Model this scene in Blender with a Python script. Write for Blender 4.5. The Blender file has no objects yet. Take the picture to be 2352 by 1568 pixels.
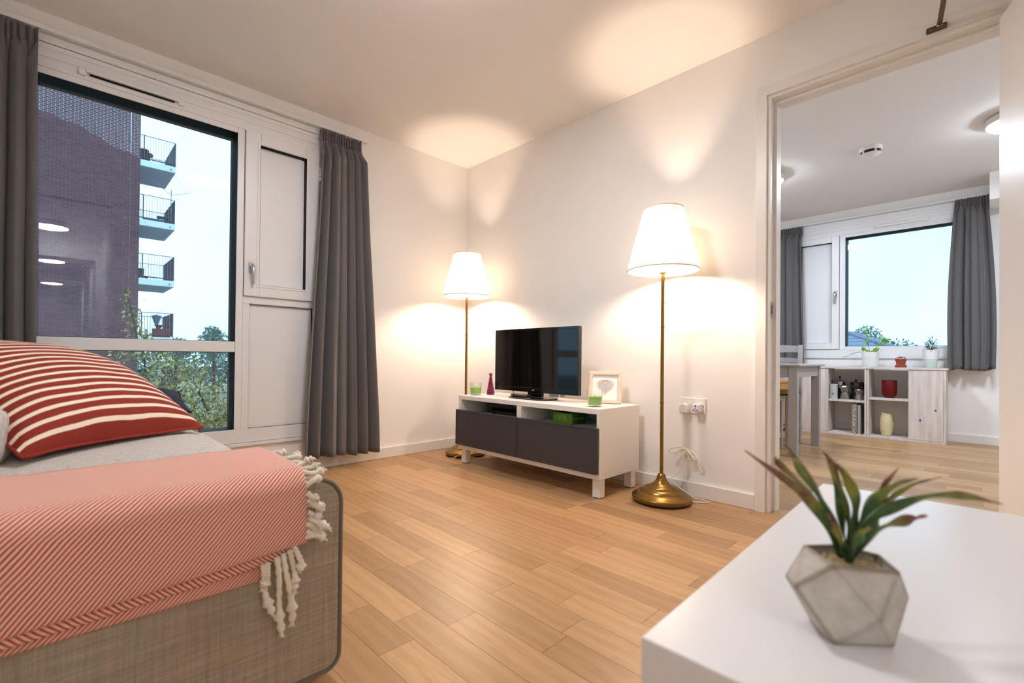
import bpy, bmesh, math, random
from mathutils import Vector, Matrix, noise

R = math.radians
SC = bpy.context.scene
COL = SC.collection
random.seed(7)

# ------------------------------------------------------------------ camera
FW, FH = 2352, 1568
CAM = Vector((3.1806, -2.5476, 0.7579))
YAW, PITCH, ROLL, FPX, SHY = 2.3670, 0.0081, 0.0097, 1072.5, 29.1
_cy, _sy, _cp, _sp = math.cos(YAW), math.sin(YAW), math.cos(PITCH), math.sin(PITCH)
_f = Vector((_cy * _cp, _sy * _cp, _sp)); _r = Vector((_sy, -_cy, 0)); _u = _r.cross(_f)
CF = _f
CR = math.cos(ROLL) * _r + math.sin(ROLL) * _u
CU = -math.sin(ROLL) * _r + math.cos(ROLL) * _u
cam = bpy.data.cameras.new('camera')
cam.sensor_width = 36.0
cam.lens = FPX * 36.0 / FW
cam.shift_y = SHY / FW
cam.clip_start = 0.02
cam.clip_end = 400
cam.dof.use_dof = True
cam.dof.focus_distance = 3.2
cam.dof.aperture_fstop = 3.2
camo = bpy.data.objects.new('camera', cam)
COL.objects.link(camo)
M = Matrix((CR, CU, -CF)).transposed().to_4x4()
M.translation = CAM
camo.matrix_world = M
SC.camera = camo


def proj(p):
    d = Vector(p) - CAM
    z = d.dot(CF)
    return (FW / 2 + FPX * d.dot(CR) / z, FH / 2 + SHY - FPX * d.dot(CU) / z, z)


def at(px, py, depth):
    """the point seen at a pixel, at a given distance in front of the camera"""
    return CAM + depth * (CF + CR * ((px - FW / 2) / FPX) - CU * ((py - FH / 2 - SHY) / FPX))


# ------------------------------------------------------------------ world, exposure
SC.view_settings.view_transform = 'Standard'
SC.view_settings.look = 'None'
SC.view_settings.exposure = 0.74
SC.view_settings.gamma = 1.0
SC.view_settings.use_curve_mapping = False
SC.cycles.use_denoising = True
SC.cycles.max_bounces = 10
SC.cycles.diffuse_bounces = 6
SC.cycles.transparent_max_bounces = 16
SC.cycles.caustics_reflective = False
SC.cycles.caustics_refractive = False
SC.cycles.sample_clamp_indirect = 6.0

SKY_STRENGTH = 0.92
BULB_W = 16.0
LIVING_CEIL = 58.0
KITCHEN_CEIL = 75.0
HALL_CEIL = 28.0
BULB_COL = (1.0, 0.735, 0.545)
CEIL_COL = (0.95, 0.97, 1.02)

W = bpy.data.worlds.new('overcast_sky')
SC.world = W
W.use_nodes = True
nt = W.node_tree
nt.nodes.clear()
wo = nt.nodes.new('ShaderNodeOutputWorld')
bg = nt.nodes.new('ShaderNodeBackground')
tc = nt.nodes.new('ShaderNodeTexCoord')
nz = nt.nodes.new('ShaderNodeTexNoise')
nz.inputs['Scale'].default_value = 2.6
nz.inputs['Detail'].default_value = 4
rp = nt.nodes.new('ShaderNodeValToRGB')
rp.color_ramp.elements[0].position = 0.35
rp.color_ramp.elements[0].color = (0.55, 0.98, 1.34, 1)
rp.color_ramp.elements[1].position = 0.65
rp.color_ramp.elements[1].color = (0.68, 1.06, 1.36, 1)
nt.links.new(tc.outputs['Generated'], nz.inputs['Vector'])
nt.links.new(nz.outputs['Fac'], rp.inputs['Fac'])
nt.links.new(rp.outputs['Color'], bg.inputs['Color'])
bg.inputs['Strength'].default_value = SKY_STRENGTH
nt.links.new(bg.outputs['Background'], wo.inputs['Surface'])


# ------------------------------------------------------------------ materials
def lin(r, g=None, b=None):
    if g is None:
        r, g, b = r
    f = lambda c: (c / 255 / 12.92) if c / 255 <= 0.04045 else ((c / 255 + 0.055) / 1.055) ** 2.4
    return (f(r), f(g), f(b), 1.0)


MATS = {}


class NT:
    """small helper around a material's node tree"""
    def __init__(self, name):
        self.m = bpy.data.materials.new(name)
        self.m.use_nodes = True
        self.t = self.m.node_tree
        self.b = self.t.nodes['Principled BSDF']
        self.o = self.t.nodes['Material Output']
        MATS[name] = self.m

    def n(self, typ, **kw):
        x = self.t.nodes.new('ShaderNode' + typ)
        for k, v in kw.items():
            if k in x.inputs:
                x.inputs[k].default_value = v
            else:
                setattr(x, k, v)
        return x

    def l(self, a, b):
        self.t.links.new(a, b)

    def math(self, op, a, b=None, c=None):
        x = self.t.nodes.new('ShaderNodeMath')
        x.operation = op
        for i, v in enumerate((a, b, c)):
            if v is None:
                continue
            if isinstance(v, (int, float)):
                x.inputs[i].default_value = v
            else:
                self.l(v, x.inputs[i])
        return x.outputs[0]

    def mix(self, fac, a, b):
        x = self.t.nodes.new('ShaderNodeMix')
        x.data_type = 'RGBA'
        for s, v in ((x.inputs['Factor'], fac), (x.inputs['A'], a), (x.inputs['B'], b)):
            if isinstance(v, (int, float, tuple)):
                s.default_value = v
            else:
                self.l(v, s)
        return x.outputs['Result']

    def bump(self, h, strength=0.2, dist=0.01):
        x = self.n('Bump', Strength=strength, Distance=dist)
        self.l(h, x.inputs['Height'])
        self.l(x.outputs['Normal'], self.b.inputs['Normal'])

    def noise(self, scale, detail=3, vec=None, rough=0.5):
        x = self.n('TexNoise', Scale=scale, Detail=detail, Roughness=rough)
        if vec is not None:
            self.l(vec, x.inputs['Vector'])
        return x.outputs['Fac']

    def coord(self, kind='Object', scale=None):
        x = self.n('TexCoord')
        o = x.outputs[kind]
        if scale:
            mp = self.n('Mapping')
            mp.inputs['Scale'].default_value = scale
            self.l(o, mp.inputs['Vector'])
            o = mp.outputs['Vector']
        return o

    def pos(self, scale=None):
        o = self.n('NewGeometry').outputs['Position']
        if scale:
            mp = self.n('Mapping')
            mp.inputs['Scale'].default_value = scale
            self.l(o, mp.inputs['Vector'])
            o = mp.outputs['Vector']
        return o


def plain(name, col, rough=0.5, metal=0.0, spec=0.5, vary=0.0, vscale=8.0, bump=0.0, bscale=60.0, **kw):
    k = NT(name)
    c = col if len(col) == 4 else lin(*col)
    k.b.inputs['Base Color'].default_value = c
    k.b.inputs['Roughness'].default_value = rough
    k.b.inputs['Metallic'].default_value = metal
    k.b.inputs['Specular IOR Level'].default_value = spec
    for a, v in kw.items():
        k.b.inputs[a.replace('_', ' ')].default_value = v
    if vary:
        f = k.noise(vscale, 4, k.coord('Object'))
        d = tuple(max(0, x * (1 - vary)) for x in c[:3]) + (1,)
        e = tuple(min(1, x * (1 + vary)) for x in c[:3]) + (1,)
        k.l(k.mix(f, d, e), k.b.inputs['Base Color'])
    if bump:
        k.bump(k.noise(bscale, 4, k.coord('Object')), bump, 0.002)
    return k.m


plain('wall_paint', (240, 238, 235), 0.75, bump=0.05, bscale=220, spec=0.2)
plain('ceiling_paint', (236, 233, 230), 0.9, bump=0.04, bscale=200, spec=0.1)
plain('trim_white', (232, 229, 224), 0.32, vary=0.015)
plain('frame_white', (231, 231, 231), 0.35, vary=0.01)
plain('panel_white', (233, 234, 235), 0.45)
plain('gasket_black', (5, 5, 8), 0.6, spec=0.2)
plain('reveal_dark', (6, 8, 15), 0.6, spec=0.15)
plain('white_lacquer', (228, 229, 230), 0.28, vary=0.01)
plain('unit_white', (238, 235, 231), 0.4, vary=0.01)
plain('anthracite', (55, 52, 54), 0.5, vary=0.05, vscale=3)
plain('unit_inside', (205, 208, 205), 0.6)
plain('chrome', (200, 200, 205), 0.18, metal=1.0)
plain('satin_metal', (190, 190, 192), 0.35, metal=1.0)
plain('aluminium', (205, 205, 208), 0.22, metal=1.0, vary=0.06, vscale=30)
plain('dark_aluminium', (120, 116, 116), 0.35, metal=1.0)
plain('pewter', (178, 164, 166), 0.25, metal=1.0)
plain('black_plastic', (14, 14, 15), 0.32)
plain('black_gloss', (5, 5, 6), 0.08, spec=0.5)
plain('screen', (3, 3, 4), 0.05, spec=0.45)
plain('bronze_arm', (92, 74, 58), 0.35, metal=0.7)
plain('cream_plastic', (228, 218, 200), 0.4)
plain('white_plastic', (236, 232, 226), 0.35)
plain('lilac_plastic', (232, 228, 240), 0.35)
plain('cord_white', (232, 224, 208), 0.5)
plain('black_rubber', (16, 15, 15), 0.7)
plain('magenta_glass', (134, 8, 84), 0.12, vary=0.1, vscale=20, Coat_Weight=0.5)
plain('green_wax', (140, 190, 92), 0.45, Subsurface_Weight=0.15)
plain('wick', (40, 34, 30), 0.9)
plain('mat_board', (246, 246, 245), 0.8)
plain('silver_photo', (188, 186, 190), 0.4, vary=0.3, vscale=22)
plain('green_card', (104, 152, 12), 0.45, vary=0.04)
plain('green_card_dark', (58, 112, 20), 0.45, vary=0.04)
plain('green_print', (176, 205, 96), 0.5)
plain('pale_print', (164, 190, 130), 0.5)
plain('red_print', (170, 60, 40), 0.5)
plain('grey_paint', (166, 160, 157), 0.5, vary=0.02)
plain('yellow_fabric', (176, 146, 24), 0.9, vary=0.08, vscale=20)
plain('red_enamel', (98, 8, 3), 0.4, spec=0.3)
plain('cream_ceramic', (224, 208, 164), 0.3, vary=0.05, vscale=12)
plain('white_ceramic', (232, 233, 232), 0.3)
plain('pale_green_plastic', (200, 218, 205), 0.25)
plain('terracotta', (150, 62, 40), 0.75, vary=0.08, vscale=30)
plain('soil', (52, 40, 32), 0.95, vary=0.2, vscale=60)
plain('leaf_light', (120, 176, 66), 0.45, vary=0.22, vscale=9)
plain('leaf_dark', (40, 88, 58), 0.5, vary=0.2, vscale=14)
plain('leaf_plum', (44, 30, 40), 0.5)
plain('enamel_grey', (208, 214, 216), 0.3)
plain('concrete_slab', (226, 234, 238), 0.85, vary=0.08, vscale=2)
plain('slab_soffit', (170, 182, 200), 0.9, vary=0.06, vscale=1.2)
plain('railing_metal', (44, 56, 74), 0.5, metal=0.2)
plain('railing_far', (108, 124, 140), 0.5)
plain('bark', (70, 56, 46), 0.9, vary=0.2)
plain('balcony_red', (120, 52, 44), 0.7)
plain('balcony_dark', (26, 28, 40), 0.6, vary=0.2)
plain('balcony_white', (220, 226, 230), 0.6)
plain('balcony_blue', (90, 120, 150), 0.8)
plain('ground_grass', (150, 154, 140), 0.95, vary=0.2, vscale=0.6)
plain('navy_fabric', (14, 20, 46), 0.95, vary=0.1, vscale=30)
plain('smoke_white', (232, 230, 226), 0.4)
plain('pine', (206, 152, 92), 0.55, vary=0.12, vscale=5)
plain('tassel_cotton', (226, 216, 198), 0.95, vary=0.1, vscale=80, bump=0.5, bscale=500)
plain('gravel_stone', (186, 172, 134), 0.9, vary=0.3, vscale=90)

# brass of the lamps
k = NT('antique_brass')
k.b.inputs['Metallic'].default_value = 1.0
k.b.inputs['Roughness'].default_value = 0.27
k.l(k.mix(k.noise(9, 3, k.coord('Object')), lin(126, 98, 52), lin(160, 128, 70)), k.b.inputs['Base Color'])

# grey curtain cloth
k = NT('curtain_cloth')
k.b.inputs['Roughness'].default_value = 0.85
k.b.inputs['Sheen Weight'].default_value = 0.25
v = k.noise(900, 2, k.pos((1, 1, 0.35)))
k.l(k.mix(v, lin(84, 82, 82), lin(108, 105, 104)), k.b.inputs['Base Color'])
k.bump(v, 0.15, 0.001)

# sofa weave
k = NT('sofa_weave')
k.b.inputs['Roughness'].default_value = 0.92
h1 = k.noise(20, 4, k.pos((0.35, 0.35, 16)))
h2 = k.noise(20, 4, k.pos((16, 16, 0.35)))
h3 = k.noise(700, 2, k.pos())
mm = k.math('ADD', k.math('MULTIPLY', h1, 0.42), k.math('MULTIPLY', h2, 0.38))
mm = k.math('ADD', mm, k.math('MULTIPLY', h3, 0.25))
rr = k.n('ValToRGB')
rr.color_ramp.elements[0].position = 0.40
rr.color_ramp.elements[0].color = lin(138, 126, 106)
rr.color_ramp.elements[1].position = 0.68
rr.color_ramp.elements[1].color = lin(174, 163, 142)
k.l(mm, rr.inputs['Fac'])
k.l(rr.outputs['Color'], k.b.inputs['Base Color'])
k.bump(mm, 0.35, 0.002)

# paler weave of the seat cushion
k = NT('cushion_weave')
k.b.inputs['Roughness'].default_value = 0.92
h1 = k.noise(90, 3, k.pos((1, 8, 1)))
h2 = k.noise(60, 3, k.pos((8, 1, 1)))
mm = k.math('ADD', k.math('MULTIPLY', h1, 0.5), k.math('MULTIPLY', h2, 0.5))
rr = k.n('ValToRGB')
rr.color_ramp.elements[0].position = 0.36
rr.color_ramp.elements[0].color = lin(168, 160, 152)
rr.color_ramp.elements[1].position = 0.66
rr.color_ramp.elements[1].color = lin(206, 202, 196)
k.l(mm, rr.inputs['Fac'])
k.l(rr.outputs['Color'], k.b.inputs['Base Color'])
k.bump(mm, 0.3, 0.002)
plain('piping_cloth', (112, 102, 92), 0.9)

# striped pillow: stripes run along local x, change along local y
k = NT('pillow_stripe')
k.b.inputs['Roughness'].default_value = 0.9
sx = k.n('SeparateXYZ')
k.l(k.coord('UV'), sx.inputs[0])
wob = k.noise(3.5, 2, k.coord('UV'))
y = k.math('ADD', sx.outputs['Y'], k.math('MULTIPLY', k.math('SUBTRACT', wob, 0.5), 0.022))
fr = k.math('FRACT', k.math('MULTIPLY', k.math('ADD', y, 0.004), 18.5))
st = k.math('GREATER_THAN', fr, 0.66)
nn = k.noise(160, 2, k.coord('UV'))
red = k.mix(nn, lin(120, 28, 10), lin(140, 40, 18))
k.l(k.mix(st, red, lin(236, 222, 200)), k.b.inputs['Base Color'])
k.bump(nn, 0.2, 0.001)

# diagonal striped throw (uv in metres)
k = NT('throw_stripe')
k.b.inputs['Roughness'].default_value = 0.95
k.b.inputs['Sheen Weight'].default_value = 0.15
sx = k.n('SeparateXYZ')
k.l(k.coord('UV'), sx.inputs[0])
wob = k.noise(22, 2, k.coord('UV'))
d = k.math('ADD', sx.outputs['X'], sx.outputs['Y'])
d = k.math('ADD', d, k.math('MULTIPLY', wob, 0.006))
fr = k.math('FRACT', k.math('MULTIPLY', d, 1 / 0.0088))
tri = k.math('ABSOLUTE', k.math('SUBTRACT', fr, 0.5))
rr = k.n('ValToRGB')
rr.color_ramp.elements[0].position = 0.2
rr.color_ramp.elements[0].color = lin(188, 50, 28)
rr.color_ramp.elements[1].position = 0.29
rr.color_ramp.elements[1].color = lin(228, 208, 186)
k.l(tri, rr.inputs['Fac'])
k.l(rr.outputs['Color'], k.b.inputs['Base Color'])
k.bump(k.math('ADD', tri, k.noise(700, 2, k.coord('UV'))), 0.35, 0.002)

# oak planks
k = NT('oak_plank')
k.b.inputs['Roughness'].default_value = 0.36
k.b.inputs['Specular IOR Level'].default_value = 0.4
oi = k.n('ObjectInfo').outputs['Random']
ri = k.n('NewGeometry').outputs['Random Per Island']
rnd = k.math('FRACT', k.math('ADD', k.math('MULTIPLY', oi, 7.31), k.math('MULTIPLY', ri, 3.77)))
cx = k.n('CombineXYZ')
k.l(k.math('MULTIPLY', rnd, 37.0), cx.inputs[0])
k.l(k.math('MULTIPLY', rnd, 91.0), cx.inputs[1])
va = k.n('VectorMath', operation='ADD')
k.l(k.pos(), va.inputs[0])
k.l(cx.outputs[0], va.inputs[1])
mp = k.n('Mapping')
mp.inputs['Scale'].default_value = (1.3, 16, 1)
k.l(va.outputs[0], mp.inputs['Vector'])
g1 = k.noise(7, 6, mp.outputs['Vector'], 0.62)
mp2 = k.n('Mapping')
mp2.inputs['Scale'].default_value = (2.2, 6, 1)
k.l(va.outputs[0], mp2.inputs['Vector'])
wv = k.n('TexWave', wave_type='RINGS', Scale=1.1, Distortion=5.0, Detail=3.0)
k.l(mp2.outputs['Vector'], wv.inputs['Vector'])
tone = k.n('ValToRGB')
tone.color_ramp.elements[0].color = lin(158, 122, 84)
tone.color_ramp.elements[1].color = lin(192, 154, 110)
k.l(rnd, tone.inputs['Fac'])
gr = k.n('ValToRGB')
gr.color_ramp.elements[0].position = 0.3
gr.color_ramp.elements[0].color = (0.66, 0.62, 0.58, 1)
gr.color_ramp.elements[1].position = 0.62
gr.color_ramp.elements[1].color = (1.04, 1.03, 1.02, 1)
gsum = k.math('ADD', k.math('MULTIPLY', g1, 0.82), k.math('MULTIPLY', wv.outputs['Fac'], 0.18))
k.l(gsum, gr.inputs['Fac'])
mx = k.n('Mix', data_type='RGBA', blend_type='MULTIPLY')
mx.inputs['Factor'].default_value = 0.5
k.l(tone.outputs['Color'], mx.inputs['A'])
k.l(gr.outputs['Color'], mx.inputs['B'])
k.l(mx.outputs['Result'], k.b.inputs['Base Color'])
k.bump(k.noise(420, 3, k.pos()), 0.14, 0.001)
plain('floor_joint', (120, 84, 50), 0.8)

# whitewashed pine of the kitchen shelf units
k = NT('whitewashed_pine')
k.b.inputs['Roughness'].default_value = 0.6
g1 = k.noise(5, 5, k.coord('Object', (7, 7, 0.8)))
wv = k.n('TexWave', wave_type='BANDS', bands_direction='X', Scale=5.0, Distortion=6.0, Detail=2.0)
k.l(k.coord('Object', (1, 1, 0.16)), wv.inputs['Vector'])
mm = k.math('ADD', k.math('MULTIPLY', g1, 0.78), k.math('MULTIPLY', wv.outputs['Fac'], 0.10))
rr = k.n('ValToRGB')
rr.color_ramp.elements[0].position = 0.12
rr.color_ramp.elements[0].color = lin(190, 176, 166)
rr.color_ramp.elements[1].position = 0.7
rr.color_ramp.elements[1].color = lin(228, 220, 213)
k.l(mm, rr.inputs['Fac'])
k.l(rr.outputs['Color'], k.b.inputs['Base Color'])

# pale driftwood of the photo frame
k = NT('driftwood')
k.b.inputs['Roughness'].default_value = 0.6
k.l(k.mix(k.noise(14, 5, k.coord('Object', (1, 1, 5))), lin(206, 178, 156), lin(240, 228, 212)), k.b.inputs['Base Color'])

# concrete planter with browned arrises
k = NT('planter_concrete')
k.b.inputs['Roughness'].default_value = 0.85
bv = k.n('Bevel', samples=6)
bv.inputs['Radius'].default_value = 0.009
geo = k.n('NewGeometry')
dp = k.n('VectorMath', operation='DOT_PRODUCT')
k.l(bv.outputs['Normal'], dp.inputs[0])
k.l(geo.outputs['True Normal'], dp.inputs[1])
edge = k.n('ValToRGB')
edge.color_ramp.elements[0].position = 0.955
edge.color_ramp.elements[0].color = (1, 1, 1, 1)
edge.color_ramp.elements[1].position = 0.9992
edge.color_ramp.elements[1].color = (0, 0, 0, 1)
k.l(dp.outputs['Value'], edge.inputs['Fac'])
pt = k.noise(34, 5, k.coord('Object'), 0.65)
body = k.mix(pt, lin(150, 141, 126), lin(226, 224, 220))
k.l(k.mix(k.math('MULTIPLY', edge.outputs['Color'], 0.95), body, lin(112, 94, 70)), k.b.inputs['Base Color'])
k.bump(k.noise(120, 4, k.coord('Object')), 0.2, 0.002)

# sprig leaves: dark green, olive and plum towards the tips (uv.y runs base to tip)
k = NT('sprig_leaf')
k.b.inputs['Roughness'].default_value = 0.4
sx = k.n('SeparateXYZ')
k.l(k.coord('UV'), sx.inputs[0])
rr = k.n('ValToRGB')
e = rr.color_ramp.elements
e[0].position = 0.0
e[0].color = lin(22, 52, 14)
e[1].position = 1.0
e[1].color = lin(126, 80, 70)
x = e.new(0.36)
x.color = lin(48, 84, 20)
x = e.new(0.56)
x.color = lin(126, 126, 30)
x = e.new(0.74)
x.color = lin(104, 64, 40)
oi = k.n('ObjectInfo').outputs['Random']
tt = k.math('ADD', sx.outputs['Y'], k.math('MULTIPLY', k.math('SUBTRACT', k.noise(40, 3, k.pos()), 0.5), 0.75))
tt = k.math('MULTIPLY', tt, k.math('ADD', 0.72, k.math('MULTIPLY', oi, 0.4)))
k.l(tt, rr.inputs['Fac'])
k.l(rr.outputs['Color'], k.b.inputs['Base Color'])

# leaf mass outdoors
for nm, cols in (('shrub_leaf', ((70, 78, 34), (150, 142, 66), (204, 194, 128))),
                 ('hedge_leaf', ((40, 70, 50), (84, 112, 66), (130, 146, 100))),
                 ('far_leaf', ((44, 96, 100), (92, 140, 120), (120, 160, 140)))):
    k = NT(nm)
    k.b.inputs['Roughness'].default_value = 0.35
    rr = k.n('ValToRGB')
    rr.color_ramp.elements[0].color = lin(*cols[0])
    rr.color_ramp.elements[1].color = lin(*cols[2])
    x = rr.color_ramp.elements.new(0.5)
    x.color = lin(*cols[1])
    k.l(k.n('NewGeometry').outputs['Random Per Island'], rr.inputs['Fac'])
    k.l(rr.outputs['Color'], k.b.inputs['Base Color'])

# brick and mortar
k = NT('brick')
k.b.inputs['Roughness'].default_value = 0.85
oi = k.n('ObjectInfo').outputs['Random']
ri = k.n('NewGeometry').outputs['Random Per Island']
rnd = k.math('FRACT', k.math('ADD', k.math('MULTIPLY', oi, 5.1), k.math('MULTIPLY', ri, 3.3)))
rr = k.n('ValToRGB')
rr.color_ramp.elements[0].color = lin(76, 44, 52)
rr.color_ramp.elements[1].color = lin(114, 68, 74)
k.l(rnd, rr.inputs['Fac'])
blo = k.noise(1.1, 4, k.pos())
k.l(k.mix(k.math('MULTIPLY', blo, 0.35), rr.outputs['Color'], lin(104, 84, 98)), k.b.inputs['Base Color'])
k = NT('mortar')
k.b.inputs['Roughness'].default_value = 0.9
sx = k.n('SeparateXYZ')
k.l(k.pos(), sx.inputs[0])
# paler mortar colour above a stepped diagonal line
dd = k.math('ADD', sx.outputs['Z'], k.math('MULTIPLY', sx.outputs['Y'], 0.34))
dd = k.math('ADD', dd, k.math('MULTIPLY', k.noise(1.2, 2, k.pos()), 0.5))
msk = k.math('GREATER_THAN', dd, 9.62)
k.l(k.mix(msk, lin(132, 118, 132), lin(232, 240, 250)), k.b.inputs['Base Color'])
# brickwork where the pieces are too far off to tell apart
k = NT('brick_face')
k.b.inputs['Roughness'].default_value = 0.85
sx = k.n('SeparateXYZ')
k.l(k.pos(), sx.inputs[0])
cb = k.n('CombineXYZ')
k.l(k.math('ADD', sx.outputs['X'], sx.outputs['Y']), cb.inputs[0])
k.l(sx.outputs['Z'], cb.inputs[1])
bt = k.n('TexBrick', Scale=1.0)
bt.inputs['Brick Width'].default_value = 0.225
bt.inputs['Row Height'].default_value = 0.078
bt.inputs['Mortar Size'].default_value = 0.006
bt.inputs['Color1'].default_value = lin(76, 44, 52)
bt.inputs['Color2'].default_value = lin(114, 68, 74)
bt.inputs['Mortar'].default_value = lin(120, 106, 118)
k.l(cb.outputs[0], bt.inputs['Vector'])
k.l(bt.outputs['Color'], k.b.inputs['Base Color'])

# slate roof with fine courses
k = NT('slate')
k.b.inputs['Roughness'].default_value = 0.55
sx = k.n('SeparateXYZ')
k.l(k.pos(), sx.inputs[0])
cs = k.math('FRACT', k.math('MULTIPLY', sx.outputs['Z'], 6.5))
ln = k.math('LESS_THAN', cs, 0.2)
k.l(k.mix(ln, k.mix(k.noise(6, 3, k.pos()), lin(110, 128, 152), lin(136, 154, 176)), lin(84, 100, 126)), k.b.inputs['Base Color'])
plain('ridge_tile', (120, 132, 160), 0.5)

# patterned book spine
k = NT('book_pattern')
k.b.inputs['Roughness'].default_value = 0.5
vo = k.n('TexVoronoi', feature='DISTANCE_TO_EDGE', Scale=48.0)
k.l(k.coord('Object', (1, 1, 1.6)), vo.inputs['Vector'])
sx = k.n('SeparateXYZ')
k.l(k.coord('Object'), sx.inputs[0])
ink = k.math('LESS_THAN', k.noise(95, 2, k.coord('Object', (1, 1, 1.4))), 0.44)
ctr = k.math('LESS_THAN', k.math('ABSOLUTE', sx.outputs['X']), 0.013)
pat = k.mix(k.math('LESS_THAN', vo.outputs['Distance'], 0.08), lin(118, 106, 90), lin(168, 156, 138))
k.l(k.mix(k.math('MULTIPLY', ink, ctr), pat, lin(238, 234, 226)), k.b.inputs['Base Color'])


def thin_glass(name, ior=1.5, boost=1.0, tint=(1, 1, 1, 1), rough=0.0):
    k = NT(name)
    k.t.nodes.remove(k.b)
    tr = k.n('BsdfTransparent')
    tr.inputs['Color'].default_value = tint
    gl = k.n('BsdfGlossy')
    gl.inputs['Roughness'].default_value = rough
    fz = k.n('Fresnel')
    bf_ = k.n('NewGeometry').outputs['Backfacing']
    k.l(k.math('ADD', k.math('MULTIPLY', bf_, 1.0 / ior - ior), ior), fz.inputs['IOR'])
    mx = k.n('MixShader')
    fac = k.math('MINIMUM', k.math('MULTIPLY', fz.outputs[0], boost), 1.0)
    k.l(fac, mx.inputs[0])
    k.l(tr.outputs[0], mx.inputs[1])
    k.l(gl.outputs[0], mx.inputs[2])
    k.l(mx.outputs[0], k.o.inputs['Surface'])
    return k.m


thin_glass('window_glass', 1.5, 1.35)
thin_glass('cup_glass', 1.5, 1.5, (0.985, 0.99, 0.985, 1))
thin_glass('raindrop', 1.33, 28.0, (0.96, 0.98, 1, 1), 0.15)

# lamp shade: pleated cloth that lets the bulb through
k = NT('shade_cloth')
k.t.nodes.remove(k.b)
df = k.n('BsdfDiffuse')
df.inputs['Color'].default_value = (0.86, 0.83, 0.76, 1)
tl = k.n('BsdfTranslucent')
tl.inputs['Color'].default_value = (0.95, 0.91, 0.82, 1)
mx = k.n('MixShader')
mx.inputs[0].default_value = 0.66
k.l(df.outputs[0], mx.inputs[1])
k.l(tl.outputs[0], mx.inputs[2])
k.l(mx.outputs[0], k.o.inputs['Surface'])
plain('shade_trim', (240, 226, 205), 0.9)


def emit(name, col, s):
    k = NT(name)
    k.t.nodes.remove(k.b)
    em = k.n('Emission')
    em.inputs['Color'].default_value = tuple(col) + (1,)
    em.inputs['Strength'].default_value = s
    k.l(em.outputs[0], k.o.inputs['Surface'])


emit('bulb_glow', BULB_COL, BULB_W / (math.pi * 0.0098))
emit('living_diffuser', CEIL_COL, LIVING_CEIL)
emit('kitchen_diffuser', (0.83, 0.95, 1.12), KITCHEN_CEIL)
emit('hall_diffuser', CEIL_COL, HALL_CEIL)


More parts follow.
